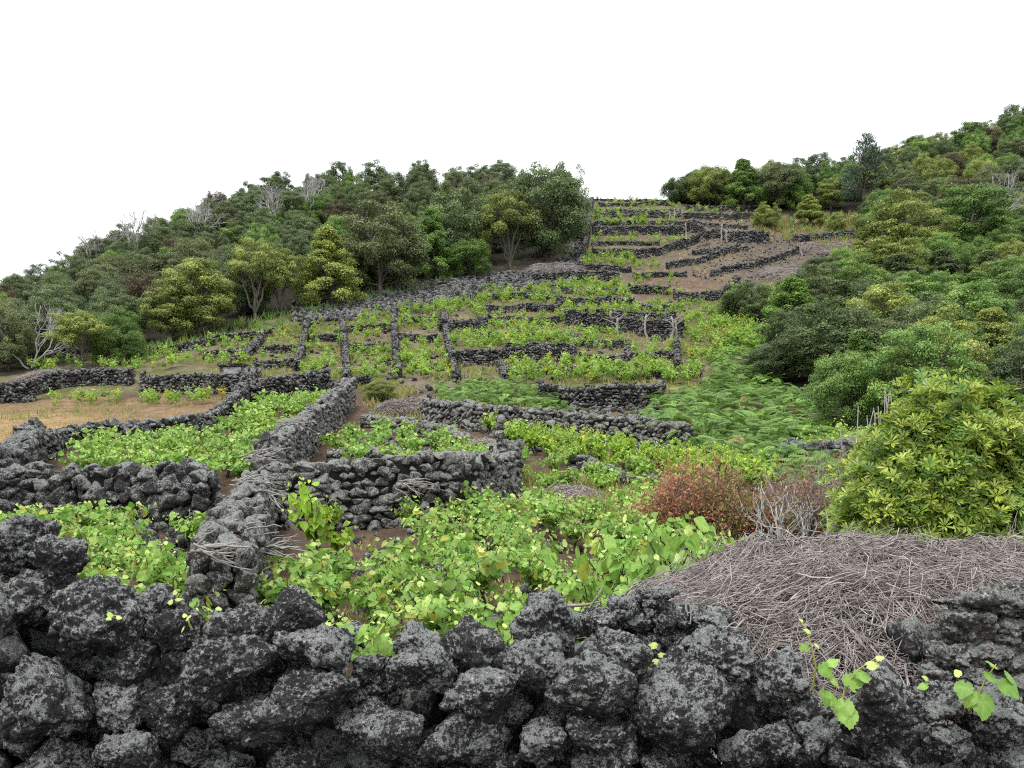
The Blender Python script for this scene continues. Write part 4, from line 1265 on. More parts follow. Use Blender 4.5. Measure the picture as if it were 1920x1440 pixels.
def foliage(P, T, N, L, C, tmpl, wid=1.0):
    V, Fc = cards(tmpl[0], tmpl[1], P, T, N, L, L * wid)
    return V, Fc, np.repeat(C, len(tmpl[0]), 0)

NEARV = [vine_arrays(900 + k, .44, .46, 14, 11, .088) for k in range(6)]
MIDV = [vine_arrays(930 + k, .44, .48, 12, 9, .095, youngshare=.2) for k in range(5)]
TALLV = [vine_arrays(950 + k, .36, .52, 13, 9, .09, upright=.35, youngshare=.15) for k in range(4)]
def vine_meshes(arr, tmpl, mat, name):
    out = []
    for tr, P, T, N, L, C in arr:
        acc = Acc(); acc.add(*foliage(P, T, N, L, C, tmpl))
        out.append((tr.mesh("trunk", M["bark_dark"], True), acc.mesh(name, M[mat])))
    return out
NEAR_ME = vine_meshes(NEARV, VLEAF, "vine", "leaves")
MID_ME = vine_meshes(MIDV, VLEAF_S, "vine", "leaves")
TALL_ME = vine_meshes(TALLV, VLEAF_S, "vine_fresh", "leaves")
# single leaf meshes shared by the nearest vines: lobed, toothed, folded along the veins
def fine_leaf(rng):
    n = 34
    th = (np.arange(n) + .5) / n * 2 * np.pi - np.pi                   # 0 = tip
    lobe = .5 + .5 * np.cos(th * 5 / (1 + .12 * np.abs(th)))
    r = .50 * (.84 + .17 * lobe) * (1 + .05 * np.where(np.arange(n) % 2, 1, -1)) * rng.uniform(.95, 1.05, n)
    r = r * (1 - .55 * np.exp(-((np.abs(th) - np.pi) / .28) ** 2)) * (1 + .10 * np.cos(th))
    cup, wav = rng.uniform(-.10, .16), rng.uniform(.02, .07)
    V, sh = [(0, .42, 0)], [.12]
    for f in (.5, 1.0):
        for t, q, l in zip(th, r, lobe):
            V.append((math.sin(t) * q * f, .42 + math.cos(t) * q * f, cup * f * f + wav * f * (.5 - l) - .10 * f * f * max(0, math.cos(t))))
            sh.append((.10 if f < 1 else .03) * (l > .75))
    T = [(0, 1 + (i + 1) % n, 1 + i) for i in range(n)]
    for i in range(n):
        j = (i + 1) % n
        T += [(1 + i, 1 + j, 1 + n + j), (1 + i, 1 + n + j, 1 + n + i)]
    return np.array(V), np.array(T), np.array(sh)
LEAF_ME = []
for k, (y, g, dr) in enumerate([(.06, .38, 0), (.16, .55, 0), (.22, .62, 0), (.3, .5, 0), (.12, .38, 0), (.75, .6, 0), (.95, .7, 0), (.2, .6, .8)]):
    rng = np.random.default_rng(k)
    tv, tf, sh = fine_leaf(rng)
    LEAF_ME.append((y, dr, make_mesh("vine_leaf", tv, tf, np.stack([y + sh * .8, g + sh, np.full(len(sh), dr)], 1), True, M["vine"])))

def leaf_obj(parent, p, T, N, L, W, young, dry, rng):
    N = unit(N); T = unit(T - N * np.dot(T, N)); B = np.cross(T, N)
    m = Matrix(((B[0], T[0], N[0]), (B[1], T[1], N[1]), (B[2], T[2], N[2])))
    if dry > .5: me = LEAF_ME[7][2]
    elif young > .45: me = LEAF_ME[int(rng.integers(5, 7))][2]
    else: me = LEAF_ME[int(rng.integers(0, 5))][2]
    return obj("leaf", me, parent, p, m.to_euler(), (W, L, L))

PLOTS = [  # name, outline on the ground (photo px), spacing, mesh kind, scale range, words
 ("front", [(500, 1215), (560, 1130), (600, 1085), (655, 1060), (700, 1045), (800, 1040), (880, 1020), (970, 965), (1040, 975), (1200, 985), (1240, 1020), (1420, 1100), (1260, 1150), (1120, 1220), (1090, 1330), (640, 1340), (560, 1300)], .56, "near", (.78, 1.12), "plot behind the front wall"),
 ("frontleft", [(25, 1020), (180, 1015), (280, 1030), (400, 1028), (412, 1090), (370, 1180), (330, 1280), (150, 1290), (60, 1130)], .53, "near", (.78, 1.1), "small plot left of the grey spine wall"),
 ("leftplot", [(140, 905), (300, 925), (440, 925), (470, 880), (545, 800), (625, 772), (580, 757), (480, 768), (455, 800), (410, 836), (300, 850), (180, 850)], .62, "mid", (.95, 1.35), "leafy plot behind the low stone wall"),
 ("raised", [(610, 862), (650, 880), (790, 905), (880, 905), (905, 870), (850, 832), (760, 818), (660, 815)], .95, "mid", (.85, 1.25), "raised plot with cobble heaps"),
 ("belt", [(905, 812), (1000, 826), (1120, 852), (1290, 880), (1440, 912), (1450, 935), (1330, 945), (1250, 935), (1150, 905), (1060, 880), (960, 846)], .50, "tall", (.85, 1.2), "bright belt below the pale grey wall"),
 ("pale", [(960, 862), (1080, 895), (1230, 945), (1225, 985), (1080, 968), (985, 930)], .85, "mid", (.8, 1.15), "pale slope beside the bright belt"),
]
vrng = np.random.default_rng(5)
VINES = []
GAPS = [[(640, 1020), (760, 1010), (790, 1075), (720, 1120), (610, 1110)], [(505, 1040), (620, 1040), (640, 1090), (520, 1120)], [(1080, 1040), (1130, 1040), (1130, 1110), (1060, 1110)], [(270, 1030), (335, 1030), (345, 1085), (280, 1100)],
        [(1040, 930), (1180, 945), (1170, 985), (1050, 975)]]
for name, poly, sp, kind, srng, words_ in PLOTS:
    pts = scatter(poly, sp, np.random.default_rng(len(name) * 7 + 3), 3000)
    keep = []
    for p in pts:
        u, v = to_px(*p)
        if any(in_poly(np.array([u]), np.array([v]), g_)[0] for g_ in GAPS): continue
        if u > 1190 and p[1] < 7.2: continue
        keep.append(p)
    keep.sort(key=lambda p: p[1])
    VINES.append((name, kind, srng, words_, keep))
for name, kind, srng, words_, keep in VINES:
    nrow = max(1, int(math.sqrt(len(keep) / 2.2)))
    per = math.ceil(len(keep) / nrow)
    for r in range(nrow):
        row = sorted(keep[r * per:(r + 1) * per], key=lambda p: p[0] / p[1])
        for i, p in enumerate(row):
            lab = "grapevine in the %s, %s row from the front, %s from the left" % (words_, ordinal(r), ordinal(i))
            if len(lab.split()) > 16 or len(lab.split("-")) > 9:
                lab = "grapevine, %s: %s row back, %s from left" % (words_, ordinal(r), ordinal(i))
            root = empty("grapevine", lab, "grapevine", p, "grapevines of the lower plots", vrng.uniform(0, 6.28))
            s = vrng.uniform(*srng)
            root.scale = (s * vrng.uniform(.9, 1.15), s * vrng.uniform(.9, 1.15), s)
            if kind == "near":
                q = int(vrng.integers(0, 6))
                if p[1] < 6.9:
                    obj("trunk", NEAR_ME[q][0], root)
                    tr, P, T, N, L, C = NEARV[q]
                    for k in range(len(P)):
                        leaf_obj(root, P[k], T[k], N[k], L[k], L[k], C[k][0], C[k][2], vrng)
                    continue
                tm, lm = NEAR_ME[q]
            elif kind == "mid":
                tm, lm = MID_ME[int(vrng.integers(0, 5))]
            else:
                tm, lm = TALL_ME[int(vrng.integers(0, 4))]
            obj("trunk", tm, root)
            o = obj("leaves", lm, root, mat=M["vine_lime"] if name == "belt" and vrng.uniform() < .75 else None)
            if kind == "mid" and vrng.uniform() < .18:
                o.material_slots[0].link = 'OBJECT'; o.material_slots[0].material = M["vine_fresh"]

# vines that stand out: the lone yellow-green one, the leafy row leaning on the prunings heap
def special_vine(u, v, s, mesh, label, mat=None, sz=None):
    p = pix(u, v)
    root = empty("grapevine", label, "grapevine", p, "grapevines of the lower plots", vrng.uniform(0, 6.28))
    root.scale = (s, s, sz or s)
    obj("trunk", mesh[0], root)
    obj("leaves", mesh[1], root, mat=mat)
special_vine(576, 1066, 1.15, TALL_ME[0], "lone yellow-green vine with a bare dark stem beside the grey wall", M["vine_lime"], 1.5)
special_vine(632, 1062, .8, TALL_ME[1], "small yellow-green vine right of the lone upright vine", M["vine_lime"])
special_vine(622, 1000, .7, TALL_ME[2], "small bright vine shoot against the long grey wall, left one")
special_vine(765, 1000, .8, TALL_ME[3], "small bright vine shoot against the long grey wall, middle one")
special_vine(838, 995, .75, TALL_ME[1], "small bright vine shoot against the long grey wall, right one")
special_vine(900, 978, 1.05, MID_ME[2], "leafy vine climbing the corner of the long grey wall")
for i, (x, y, s) in enumerate([(.62, 6.6, 1.0), (.95, 6.75, 1.15), (1.30, 6.9, 1.2), (1.62, 7.0, 1.0), (1.95, 7.15, .95), (2.3, 7.3, .85), (.35, 6.3, .9)]):
    p = np.array([x, y, float(gz(x, y))])
    root = empty("grapevine", "big-leaved vine leaning on the prunings heap, %s from the left" % ordinal([1, 2, 3, 4, 5, 6, 0][i]), "grapevine", p, "grapevines of the lower plots", vrng.uniform(0, 6.28))
    root.scale = (s, s, s * [1.15, 1.35, 1.5, 1.3, 1.25, 1.25, 1.0][i])
    q = int(vrng.integers(0, 6))
    obj("trunk", NEAR_ME[q][0], root)
    tr, P, T, N, L, C = NEARV[q]
    for k in range(0, len(P)):
        leaf_obj(root, P[k], T[k], N[k], L[k] * 1.05, L[k] * 1.05, C[k][0] * .6, C[k][2], vrng)

# young shoots growing out of the front wall
def shoot(label, pts, leaves, d):
    k = d / F
    W3 = np.array([((u - 960) * k, d + dd, ZC + (H0 - v) * k) for u, v, dd in pts])
    base = W3[0].copy()
    root = empty("vine_shoot", label, "vine shoot", base, "young vine shoots on the front wall")
    V, T = tube(W3 - base, np.linspace(.0045, .002, len(W3)), 5)
    obj("stem", make_mesh("stem", V, T, np.tile((.5, 0, 0), (len(V), 1)), True, M["shoot"]), root)
    for (u, v, w, ang, y, tilt) in leaves:
        p = np.array([(u - 960) * k, d - .03, ZC + (H0 - v) * k]) - base
        a = math.radians(ang)
        T_ = np.array([math.sin(a), vrng.uniform(-.6, .5), math.cos(a)])
        N_ = np.array([math.sin(math.radians(tilt)) * .8 + vrng.normal(0, .55), -.6, .6 + vrng.normal(0, .3)])
        L = w * k * .74
        leaf_obj(root, p - unit(T_) * L * .4, T_, N_, L * 1.1, L * .82, y, 0, vrng)
shoot("tall thin shoot with yellow-green leaves beside the pointed grey stone", [(1532, 1300, .05), (1530, 1250, .0), (1522, 1215, 0), (1512, 1180, 0), (1500, 1163, 0)],
      [(1505, 1214, 30, -110, .4, 10), (1510, 1183, 22, -80, .6, 0), (1525, 1200, 18, 40, .5, 0), (1498, 1163, 14, -60, .9, 0), (1535, 1250, 48, 160, .2, 20), (1552, 1246, 36, 80, .3, -10), (1545, 1272, 46, 170, .2, 10), (1536, 1300, 50, 200, .15, 30), (1550, 1315, 40, 120, .2, 0)], 3.2)
shoot("leafy shoot draped beside the pointed grey stone", [(1575, 1345, .06), (1578, 1315, 0), (1590, 1280, 0), (1610, 1255, 0), (1640, 1235, 0)],
      [(1575, 1318, 66, 205, .1, 10), (1583, 1335, 60, 175, .12, -10), (1552, 1308, 40, -120, .3, 0), (1590, 1275, 62, 30, .15, 15), (1606, 1258, 54, 60, .2, 0), (1624, 1243, 34, 60, .5, 0), (1640, 1232, 22, 70, .9, 0), (1592, 1288, 24, 90, .95, 0)], 3.15)
shoot("broad-leaved shoot in the gap at the wall's right end", [(1832, 1340, .06), (1836, 1300, 0), (1850, 1270, 0), (1868, 1245, 0)],
      [(1832, 1310, 74, 190, .12, 10), (1800, 1285, 54, 210, .2, 20), (1818, 1300, 50, 170, .3, -10), (1862, 1285, 62, 165, .15, -10), (1876, 1268, 50, 150, .25, 0), (1845, 1262, 44, 100, .3, 0), (1868, 1246, 26, 20, .8, 0), (1790, 1262, 24, -40, .95, 0), (1850, 1248, 30, -70, .4, 0)], 3.25)
shoot("tiny pale shoot left of the broad-leaved one", [(1738, 1300, .04), (1738, 1280, 0), (1732, 1268, 0)], [(1727, 1284, 28, -100, .3, 0), (1735, 1268, 20, -20, .95, 0), (1745, 1276, 14, 60, .9, 0)], 3.25)
shoot("yellowing shoot in the gap beside the great tilted boulder", [(1222, 1270, .1), (1224, 1245, .1), (1230, 1215, .1)], [(1222, 1265, 34, -70, .3, 0), (1228, 1240, 34, 100, .6, 0), (1236, 1226, 22, 80, .8, 0), (1226, 1206, 26, -60, .9, 0)], 3.6)
shoot("small yellow sprig on the lichened stone", [(205, 1158, .02), (215, 1154, 0), (226, 1155, 0)], [(216, 1152, 20, 30, .95, 0), (228, 1156, 16, 100, .9, 0), (210, 1158, 16, 130, .9, 0)], 3.1)
shoot("yellow sprig above the knobbly stones", [(330, 1130, .02), (332, 1120, 0), (336, 1112, 0)], [(326, 1126, 18, -80, .9, 0), (338, 1122, 20, 70, .85, 0), (334, 1112, 14, 10, .95, 0)], 3.3)
shoot("pale sprig hanging between the knobbly stones", [(356, 1182, .02), (354, 1168, 0), (352, 1154, 0)], [(360, 1164, 22, 120, .7, 0), (350, 1176, 18, 200, .8, 0), (352, 1154, 14, -10, .9, 0)], 3.25)
shoot("vine tip spilling over the notch of the wall", [(700, 1190, .3), (690, 1210, .1), (700, 1235, .05)], [(668, 1230, 40, 200, .2, 0), (694, 1228, 48, 170, .25, 0), (712, 1236, 44, 195, .3, 0), (706, 1200, 50, 160, .15, 0), (676, 1196, 46, 200, .2, 10), (725, 1205, 42, 150, .3, 0), (690, 1178, 46, 180, .2, 0), (655, 1180, 44, 190, .15, 0)], 3.62)

# ------------------------------------------------------------------ far vines of the terraces: too many and too small to tell apart
STRIPS = [  # outline px, number, height m, freshness
 ([(1118, 374), (1278, 376), (1278, 392), (1118, 388)], 70, .5), ([(1115, 392), (1275, 394), (1270, 404), (1112, 404)], 60, .5), ([(1106, 404), (1270, 408), (1265, 428), (1104, 424)], 90, .6),
 ([(1112, 446), (1300, 450), (1300, 462), (1110, 462)], 60, .55), ([(1288, 396), (1348, 396), (1346, 404), (1288, 404)], 16, .5), ([(1095, 472), (1180, 478), (1200, 505), (1092, 505)], 80, .6),
 ([(1190, 492), (1235, 490), (1240, 508), (1190, 508)], 16, .5), ([(1180, 520), (1260, 515), (1285, 540), (1180, 545)], 24, .5), ([(1042, 535), (1185, 535), (1190, 566), (1045, 560)], 110, .6),
 ([(1050, 568), (1280, 575), (1290, 600), (1060, 598)], 110, .55), ([(905, 548), (1040, 545), (1045, 572), (905, 576)], 90, .55), ([(815, 572), (905, 566), (910, 596), (815, 596)], 60, .55),
 ([(905, 596), (1060, 592), (1062, 628), (905, 628)], 80, .5), ([(838, 632), (1075, 636), (1078, 660), (840, 664)], 110, .6), ([(1075, 615), (1170, 635), (1168, 662), (1072, 660)], 45, .5),
 ([(945, 690), (1090, 690), (1160, 700), (1310, 705), (1300, 722), (950, 722)], 150, .6), ([(1175, 650), (1262, 650), (1262, 700), (1180, 700)], 50, .5), ([(1280, 600), (1350, 590), (1370, 700), (1290, 705)], 90, .6),
 ([(650, 592), (735, 582), (738, 640), (650, 645)], 50, .5), ([(742, 578), (830, 572), (832, 625), (742, 630)], 60, .5), ([(655, 660), (740, 655), (742, 715), (656, 722)], 50, .5), ([(750, 645), (832, 645), (850, 718), (752, 718)], 70, .5),
 ([(570, 612), (638, 606), (642, 660), (566, 665)], 35, .5), ([(562, 680), (642, 675), (645, 722), (560, 715)], 35, .5), ([(380, 645), (560, 620), (560, 690), (460, 700), (380, 690)], 70, .5),
 ([(180, 690), (370, 655), (380, 690), (270, 700), (190, 705)], 45, .5), ([(60, 755), (250, 745), (250, 758), (100, 768)], 26, .45), ([(268, 752), (390, 748), (440, 752), (380, 760), (270, 765)], 30, .5),
 ([(1205, 545), (1380, 560), (1370, 600), (1260, 600)], 50, .5), ([(1560, 480), (1620, 470), (1610, 510), (1560, 505)], 16, .6), ([(1330, 590), (1450, 600), (1480, 640), (1390, 690), (1340, 660)], 90, .8),
 ([(1350, 540), (1470, 545), (1460, 590), (1360, 600)], 30, .8), ([(1480, 840), (1610, 830), (1620, 862), (1490, 866)], 50, .5), ([(0, 690), (100, 675), (220, 690), (100, 705)], 30, .6), ([(1290, 385), (1420, 390), (1400, 430), (1300, 415)], 14, .5),
]
frng = np.random.default_rng(31)
facc = Acc()
FARV = [vine_arrays(970 + k, .30, .6, 7, 6, .15, upright=.55, youngshare=.1) for k in range(6)]
FARF = [foliage(P, T, N, L, C, LEAF4, .85) for tr, P, T, N, L, C in FARV]
for poly, n, h in STRIPS:
    poly = np.asarray(poly, float)
    c = frng.uniform(poly.min(0), poly.max(0), (n * 5, 2))
    c = c[in_poly(c[:, 0], c[:, 1], poly)][:int(n * .85)]
    for u, v in c:
        p = pix(u, v)
        V, Fc, Cc = FARF[int(frng.integers(0, 6))]
        a = frng.uniform(0, 6.28); s = frng.uniform(.5, 1.05) * h / .6
        W = V * np.array([s * 1.15, s * 1.15, s])
        X = np.stack([W[:, 0] * math.cos(a) - W[:, 1] * math.sin(a), W[:, 0] * math.sin(a) + W[:, 1] * math.cos(a), W[:, 2]], 1) + p
        Cn = Cc.copy()
        if frng.uniform() < .05: Cn[:, 2] = frng.uniform(.3, .9)
        Cn[:, 0] = np.clip(Cn[:, 0] + frng.normal(0, .15), 0, 1)
        Cn[:, 1] = np.clip(Cn[:, 1] + frng.normal(0, .12), 0, 1)
        facc.add(X, Fc, Cn)
o = obj("terrace_vines", facc.mesh("terrace_vines", M["vine_fresh"]))
tag(o, "green vines growing thickly along the hillside terraces", "vines", kind="stuff")

# weeds and dry grass between them
def weeds(name, label, polys, n, blade, mat, seed, dry=.3, young=.4):
    rng = np.random.default_rng(seed)
    acc = Acc()
    area = [np.ptp([p[0] for p in q]) * np.ptp([p[1] for p in q]) for q in polys]
    for q, a in zip(polys, area):
        q = np.asarray(q, float)
        m = max(10, int(n * a / sum(area)))
        c = rng.uniform(q.min(0), q.max(0), (m * 3, 2))
        c = c[in_poly(c[:, 0], c[:, 1], q)][:m]
        if not len(c): continue
        P = np.array([pix(u, v) for u, v in c])
        keep = n2(P[:, 0] * .6, P[:, 1] * .6, seed, 2) > -.18
        P = P[keep]
        if not len(P): continue
        k = 5
        Pk = np.repeat(P, k, 0)
        m = len(Pk)
        Pk = Pk + np.stack([rng.normal(0, .10, m), rng.normal(0, .10, m), np.full(m, -.02)], 1)
        T = unit(np.stack([rng.normal(0, .5, m), rng.normal(0, .5, m), np.ones(m)], 1))
        N = unit(np.stack([rng.normal(0, 1, m), rng.normal(0, 1, m), np.full(m, .3)], 1))
        L = rng.uniform(*blade, m)
        V, Fc = cards(BLADE[0], BLADE[1], Pk, T, N, L, L * .16)
        dv = np.repeat((rng.uniform(size=len(P)) < dry) * rng.uniform(.5, 1, len(P)), k)
        C = np.stack([np.clip(rng.normal(young, .25, m), 0, 1), np.clip(rng.normal(.5, .15, m), 0, 1), dv], 1)
        acc.add(V, Fc, np.repeat(C, 5, 0))
    o = obj(name, acc.mesh(name, M[mat]))
    tag(o, label, "weeds", kind="stuff")
weeds("terrace_weeds", "yellow-green weeds and dry grass covering the terraces", [[(360, 640), (560, 600), (830, 560), (1080, 530), (1300, 560), (1380, 700), (1250, 765), (820, 740), (640, 730), (380, 700)]], 5200, (.12, .32), "grass", 51, .30, .45)
weeds("upper_slope_grass", "dry tufts on the bare upper slope", [[(1100, 380), (1430, 385), (1640, 440), (1560, 540), (1370, 560), (1090, 515)]], 1500, (.12, .34), "grass", 52, .75, .5)
weeds("ochre_scrub", "ochre grassy scrub around the isolated round trees", [[(1400, 410), (1650, 400), (1660, 490), (1560, 470), (1430, 440)]], 1100, (.3, .7), "fern", 53, .6, .5)
weeds("field_stubble", "straw stubble scattered over the brown field", [[(-60, 880), (60, 870), (180, 815), (400, 800), (440, 752), (120, 765), (-60, 775)]], 1500, (.06, .16), "grass", 54, .85, .6)
weeds("field_edge_weeds", "green weeds at the top of the brown field", [[(0, 760), (440, 745), (430, 765), (0, 790)]], 260, (.1, .25), "grass", 55, .2, .4)
weeds("plot_grass", "dry straw and weeds on the lower plots", [[(500, 1200), (640, 1010), (960, 940), (1230, 940), (1420, 1060), (1000, 1250)], [(940, 880), (1230, 930), (1230, 1000), (960, 960)]], 2600, (.04, .13), "grass", 56, .8, .6)
weeds("pale_slope_grass", "pale grassy growth on the slope beside the bright belt", [[(945, 850), (1060, 880), (1240, 935), (1230, 1000), (990, 960)]], 900, (.15, .4), "grass", 57, .35, .5)
weeds("wood_edge_growth", "green growth along the foot of the left wood", [[(230, 668), (300, 645), (545, 580), (850, 505), (850, 530), (545, 606), (300, 672), (230, 690)]], 1100, (.25, .6), "fern", 58, .1, .4)
weeds("bank_grass", "grass on the bank above the pale grey wall", [[(680, 730), (830, 740), (1010, 770), (1000, 800), (700, 790)]], 500, (.15, .4), "grass", 59, .4, .4)

# bracken
def frond_template():
    V, T = [(0, 0, 0), (.012, 0, 0), (0, 1, -.34)], [(0, 1, 2)]
    for i in range(12):
        t = .20 + .066 * i
        w = .36 * (1 - t) ** .75 + .02
        z = -.34 * t * t
        for s in (-1, 1):
            b = len(V)
            V += [(0, t - .017, z), (0, t + .017, z), (s * w, t + .09, z - .07), (s * w * .5, t + .012, z + .005)]
            T += [(b, b + 3, b + 1), (b + 1, b + 3, b + 2)] if s > 0 else [(b, b + 1, b + 3), (b + 1, b + 2, b + 3)]
    return np.array(V), np.array(T)
FV, FT = frond_template()
def bracken(name, label, polys, n, size, seed):
    rng = np.random.default_rng(seed)
    acc = Acc()
    for q, m in zip(polys, n):
        q = np.asarray(q, float)
        c = rng.uniform(q.min(0), q.max(0), (m * 4, 2))
        c = c[in_poly(c[:, 0], c[:, 1], q)][:m]
        P = np.array([pix(u, v) for u, v in c])
        P[:, 2] += rng.uniform(.0, .35, len(P)) + np.maximum(0, .55 * n2(P[:, 0] * .9, P[:, 1] * .9, 19, 3) + .12)
        k = len(P)
        az = rng.uniform(0, 6.28, k)
        T = unit(np.stack([np.cos(az), np.sin(az) - .3, rng.uniform(.2, 1.0, k)], 1))
        N = unit(np.stack([rng.normal(0, .25, k), rng.normal(-.1, .25, k), np.ones(k)], 1))
        L = rng.uniform(*size, k)
        V, Fc = cards(FV, FT, P, T, N, L, L)
        C = np.stack([np.clip(rng.normal(.4, .3, k), 0, 1), np.clip(rng.normal(.5, .18, k), 0, 1), (rng.uniform(size=k) < .02) * .9], 1)
        acc.add(V, Fc, np.repeat(C, len(FV), 0))
    tag(obj(name, acc.mesh(name, M["fern"])), label, "bracken", kind="stuff")
bracken("bracken_bank", "deep green bracken covering the bank below the dark grove", [[(1190, 805), (1230, 765), (1320, 730), (1400, 700), (1520, 760), (1610, 830), (1640, 870), (1620, 905), (1500, 915), (1430, 905), (1300, 862)], [(1330, 640), (1400, 640), (1480, 720), (1400, 730), (1340, 710)]], [3600, 800], (.38, .70), 71)
bracken("bracken_strip", "strip of bracken along the foot of the terraces", [[(815, 742), (900, 722), (1000, 730), (1060, 775), (1040, 785), (960, 765), (830, 765)]], [800], (.35, .6), 72)
# ------------------------------------------------------------------ heap of vine prunings
HX = np.array([-.2, .55, .85, 1.15, 1.42, 1.7, 2.1, 2.5, 3.0, 3.5, 4.2])
HV = np.array([1290, 1165, 1140, 1110, 1078, 1054, 1044, 1046, 1060, 1078, 1100])
def heap_z(x, y):
    zr = ZC + (H0 - np.interp(x / 6.0 * 5.9, HX, HV)) * 6.0 / F
    yc = 5.9
    t = np.where(y < yc, (yc - y) / 1.85, (y - yc) / 1.3)
    g = gz(x, y)
    edge = np.clip((x - .42) / .5, 0, 1) * np.clip((4.1 - x) / .7, 0, 1)
    lump_ = 1 + .16 * n2(x * 2.3, y * 2.3, 9, 2) + .10 * n2(x * 6, y * 6, 15, 2)
    return g + (zr - g) * np.sqrt(np.clip(1 - t * t, 0, 1)) * (edge ** .5) * lump_
hrng = np.random.default_rng(88)
xs, ys = np.meshgrid(np.linspace(.35, 4.2, 90), np.linspace(3.95, 7.25, 70))
Zh = heap_z(xs.ravel(), ys.ravel()) - .05
hb = np.array([2.2, 5.6, float(gz(2.2, 5.6))])
Vh = np.stack([xs.ravel(), ys.ravel(), Zh], 1) - hb
ih = (np.arange(69)[:, None] * 90 + np.arange(89)[None])
Qh = np.stack([ih, ih + 1, ih + 91, ih + 90], -1).reshape(-1, 4)
heap = empty("brush_heap", "great heap of dry purplish-grey vine prunings on the wall", "brush heap", hb)
mcore, ns_, ls_ = new_mat("painted_heap_shade")  # mound under the twigs; shade between them is painted into its colour
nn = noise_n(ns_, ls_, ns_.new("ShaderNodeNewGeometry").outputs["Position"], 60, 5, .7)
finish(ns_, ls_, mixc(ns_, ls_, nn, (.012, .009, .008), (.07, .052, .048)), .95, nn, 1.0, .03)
hc = obj("heap_shade_core", make_mesh("heap_shade_core", Vh, None, None, True, mcore, Qh), heap); hc["kind"] = "stuff"

def batch_tubes(path, rad, sides=3):
    """path (n, m, 3): n polylines of m points"""
    n, m, _ = path.shape
    tan = unit(np.gradient(path, axis=1))
    ref = np.array([0.31, 0.87, 0.38])
    a = unit(np.cross(tan, ref)); b = np.cross(tan, a)
    ang = np.arange(sides) * 2 * np.pi / sides
    taper = np.linspace(1, .55, m)[None, :, None, None]
    V = path[:, :, None] + rad[:, None, None, None] * taper * (np.cos(ang)[None, None, :, None] * a[:, :, None] + np.sin(ang)[None, None, :, None] * b[:, :, None])
    i = (np.arange(n)[:, None, None] * m + np.arange(m - 1)[None, :, None]) * sides
    j = np.arange(sides)[None, None]; k = (j + 1) % sides
    A, B_, C_, D_ = i + j, i + k, i + sides + k, i + sides + j
    T = np.concatenate([np.stack([A, B_, C_], -1).reshape(-1, 3), np.stack([A, C_, D_], -1).reshape(-1, 3)])
    return V.reshape(-1, 3), T

def twig_mat(n, x0, x1, y0, y1, rng, zfun, length=(.35, 1.0), rad=(.0022, .0046), lift=.07, m=7):
    x = rng.uniform(x0, x1, n); y = rng.uniform(y0, y1, n)
    ok = zfun(x, y) > gz(x, y) + .06
    x, y = x[ok], y[ok]; n = len(x)
    # swathes: locally combed directions, as thrown on in armfuls
    th = n2(x * 1.1, y * 1.1, 41, 2) * 4.2 + n2(x * 3, y * 3, 43, 2) * 1.2 + rng.normal(0, .85, n)
    L = rng.uniform(*length, n)
    curl = rng.normal(0, 2.0, n) / L
    s = np.linspace(-.5, .5, m)
    ang = th[:, None] + curl[:, None] * s[None] * L[:, None]
    dx = np.cumsum(np.cos(ang), 1) * (L / m)[:, None]; dy = np.cumsum(np.sin(ang), 1) * (L / m)[:, None]
    X = x[:, None] + dx - dx[:, m // 2:m // 2 + 1]; Y = y[:, None] + dy - dy[:, m // 2:m // 2 + 1]
    Z = zfun(X.ravel(), Y.ravel()).reshape(X.shape)
    Zs = (Z + np.repeat(Z.mean(1)[:, None], m, 1)) / 2
    Z = np.maximum(Z - .01, Zs * .6 + Z * .4) + rng.uniform(-.02, lift, n)[:, None] + rng.normal(0, .012, X.shape)
    Z = Z + (rng.uniform(size=n) < .06)[:, None] * np.linspace(0, 1, m)[None] ** 2 * rng.uniform(.05, .22, n)[:, None]
    V, T = batch_tubes(np.stack([X, Y, Z], -1), rng.uniform(*rad, n))
    t = np.repeat(np.clip(rng.beta(1.5, 2.2, n), 0, 1), m * 3)
    return V, T, np.stack([t, t, t], 1)
acc = Acc()
V, T, C_ = twig_mat(9500, .35, 4.1, 4.05, 6.9, hrng, heap_z, (.3, .95), (.0020, .0043), .13)
acc.add(V - hb, T, C_)
V, T, C_ = twig_mat(1500, .35, 4.1, 4.05, 6.9, hrng, heap_z, (.25, .8), (.0032, .0062), .16)      # thicker old canes
acc.add(V - hb, T, C_)
# ends that stick out of the heap every way
nx_ = 900
xx = hrng.uniform(.5, 3.9, nx_); yy2 = hrng.uniform(4.15, 6.7, nx_)
zz = heap_z(xx, yy2)
dd = unit(np.stack([hrng.normal(0, 1, nx_), hrng.normal(-.25, .7, nx_), hrng.uniform(.05, .8, nx_)], 1))
LL = hrng.uniform(.12, .38, nx_)
tt = np.linspace(0, 1, 6)
bend = hrng.normal(0, .10, (nx_, 3)); bend[:, 2] = -np.abs(bend[:, 2])
path = np.stack([xx, yy2, zz - .02], 1)[:, None] + dd[:, None] * (LL[:, None] * tt[None])[..., None] + bend[:, None] * (tt ** 2)[None, :, None]
V, T = batch_tubes(path, hrng.uniform(.0022, .0050, nx_))
tc = np.repeat(hrng.beta(1.6, 1.8, nx_), 18)
acc.add(V - hb, T, np.stack([tc, tc, tc], 1))
o = obj("twigs", acc.mesh("twigs", M["twig"], True), heap); o["kind"] = "stuff"
